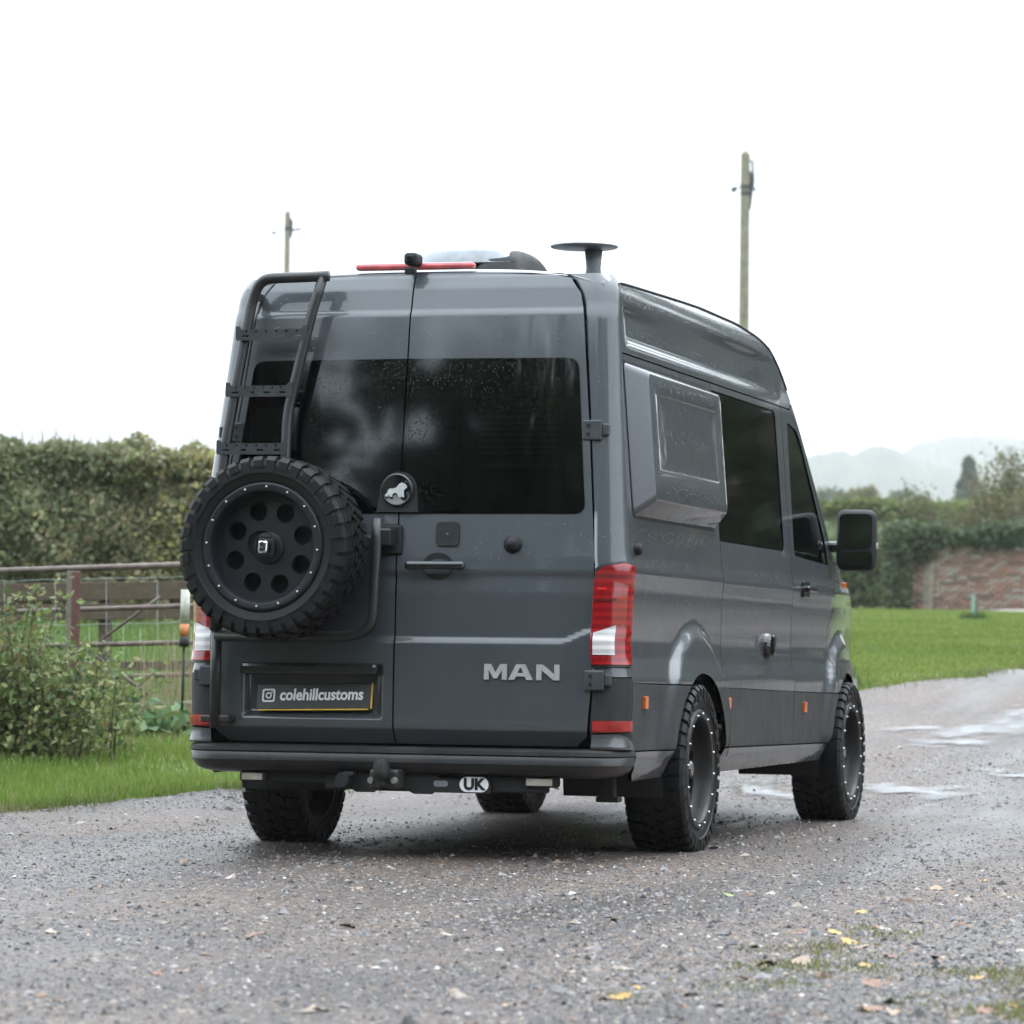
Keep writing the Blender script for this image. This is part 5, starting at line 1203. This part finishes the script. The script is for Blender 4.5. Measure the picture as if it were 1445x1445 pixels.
where = [('brown', 360, 1330), ('tan', 870, 1306), ('green', 1025, 1271), ('yellow', 1215, 1296), ('yellow', 1007, 1203), ('tan', 450, 1437), ('yellow', 1225, 1438), ('brown', 1240, 1318), ('yellow', 895, 1403), ('brown', 1355, 1314), ('yellow', 1388, 1250), ('green', 490, 1317), ('tan', 1220, 1345), ('brown', 1395, 1440), ('yellow', 1432, 1432), ('tan', 975, 1415), ('brown', 1015, 1430), ('yellow', 1198, 1340), ('brown', 220, 1385), ('tan', 85, 1425), ('yellow', 107, 1128), ('yellow', 224, 1127), ('tan', 640, 1410), ('brown', 1310, 1232), ('tan', 1320, 1262), ('brown', 128, 1246), ('tan', 720, 1430), ('tan', 1130, 1368), ('yellow', 1175, 1325), ('brown', 1080, 1372)]
lr = random.Random(8)
for _ in range(12): where.append((lr.choice(['brown', 'tan', 'tan', 'yellow', 'brown']), lr.uniform(820, 1440), 1445 - 230 * lr.random() ** 1.5))
cl_ = {'yellow': 'yellow fallen leaf lying on the wet ground', 'brown': 'dark brown fallen leaf lying on the wet gravel', 'tan': 'pale tan fallen leaf lying on the wet gravel', 'green': 'olive green fallen leaf lying on the wet gravel'}
for k, u, v in where:
    p = G(u, v); o = link('fallen_leaf', lr.choice(LMs[k]), None, None, (p[0], p[1], p[2] + .018), (lr.uniform(-.3, .3), lr.uniform(-.3, .3), lr.uniform(0, 6.28))); s_ = lr.uniform(.5, .95); o.scale = (s_, s_, s_)
    tag(o, cl_[k], 'leaf', k + ' leaves fallen on the track')
ms = []
mr_ = np.random.default_rng(121)
for u, v, su, sv, k in [(1110, 1365, 60, 12, 1300), (1160, 1338, 40, 6, 350), (1205, 1318, 25, 4, 160), (1285, 1328, 30, 4, 160), (1240, 1372, 22, 5, 160), (1390, 1382, 45, 8, 1300), (885, 1422, 35, 6, 350), (1340, 1425, 50, 10, 900), (1440, 1430, 25, 12, 700), (1060, 1396, 40, 5, 200)]:
    for _ in range(k):
        q = ray(u + mr_.normal(0, su * .95), v + mr_.normal(0, sv * 1.1)); t_ = -CAM[2] / q[2]; c = CAM + q * t_; ms.append((c[0], c[1], .014))
ms = np.array(ms); ms = ms[Waves(77, 9)(ms) + mr_.normal(0, .5, len(ms)) > -.1]
grass('moss_and_grass_tufts', ms, .013, .0024, 122, [(.14, .18, .035), (.19, .20, .06), (.17, .14, .06)], (.5, .3, .0), 2, 'thin moss and grass growing through the gravel', .9, 'moss')

# ------------------------------------------------------------------ rain mist
m, t, b = nodes('rain_haze'); t.nodes.remove(b); pv = N(t, 'VolumePrincipled'); pv.inputs['Color'].default_value = (.97, .965, .955, 1); pv.inputs['Density'].default_value = .00026; pv.inputs['Anisotropy'].default_value = .2
t.links.new(pv.outputs[0], t.nodes['Material Output'].inputs['Volume'])
hc = xy(0, 2190); o = link('haze', mesh('haze', *box_vf((0, 0, 0), (5000, 4660, 340))), m, None, (hc[0], hc[1], 168.0), (0, 0, YAW))
tag(o, 'pale rain mist filling the air over the whole place', 'mist', kind='stuff')
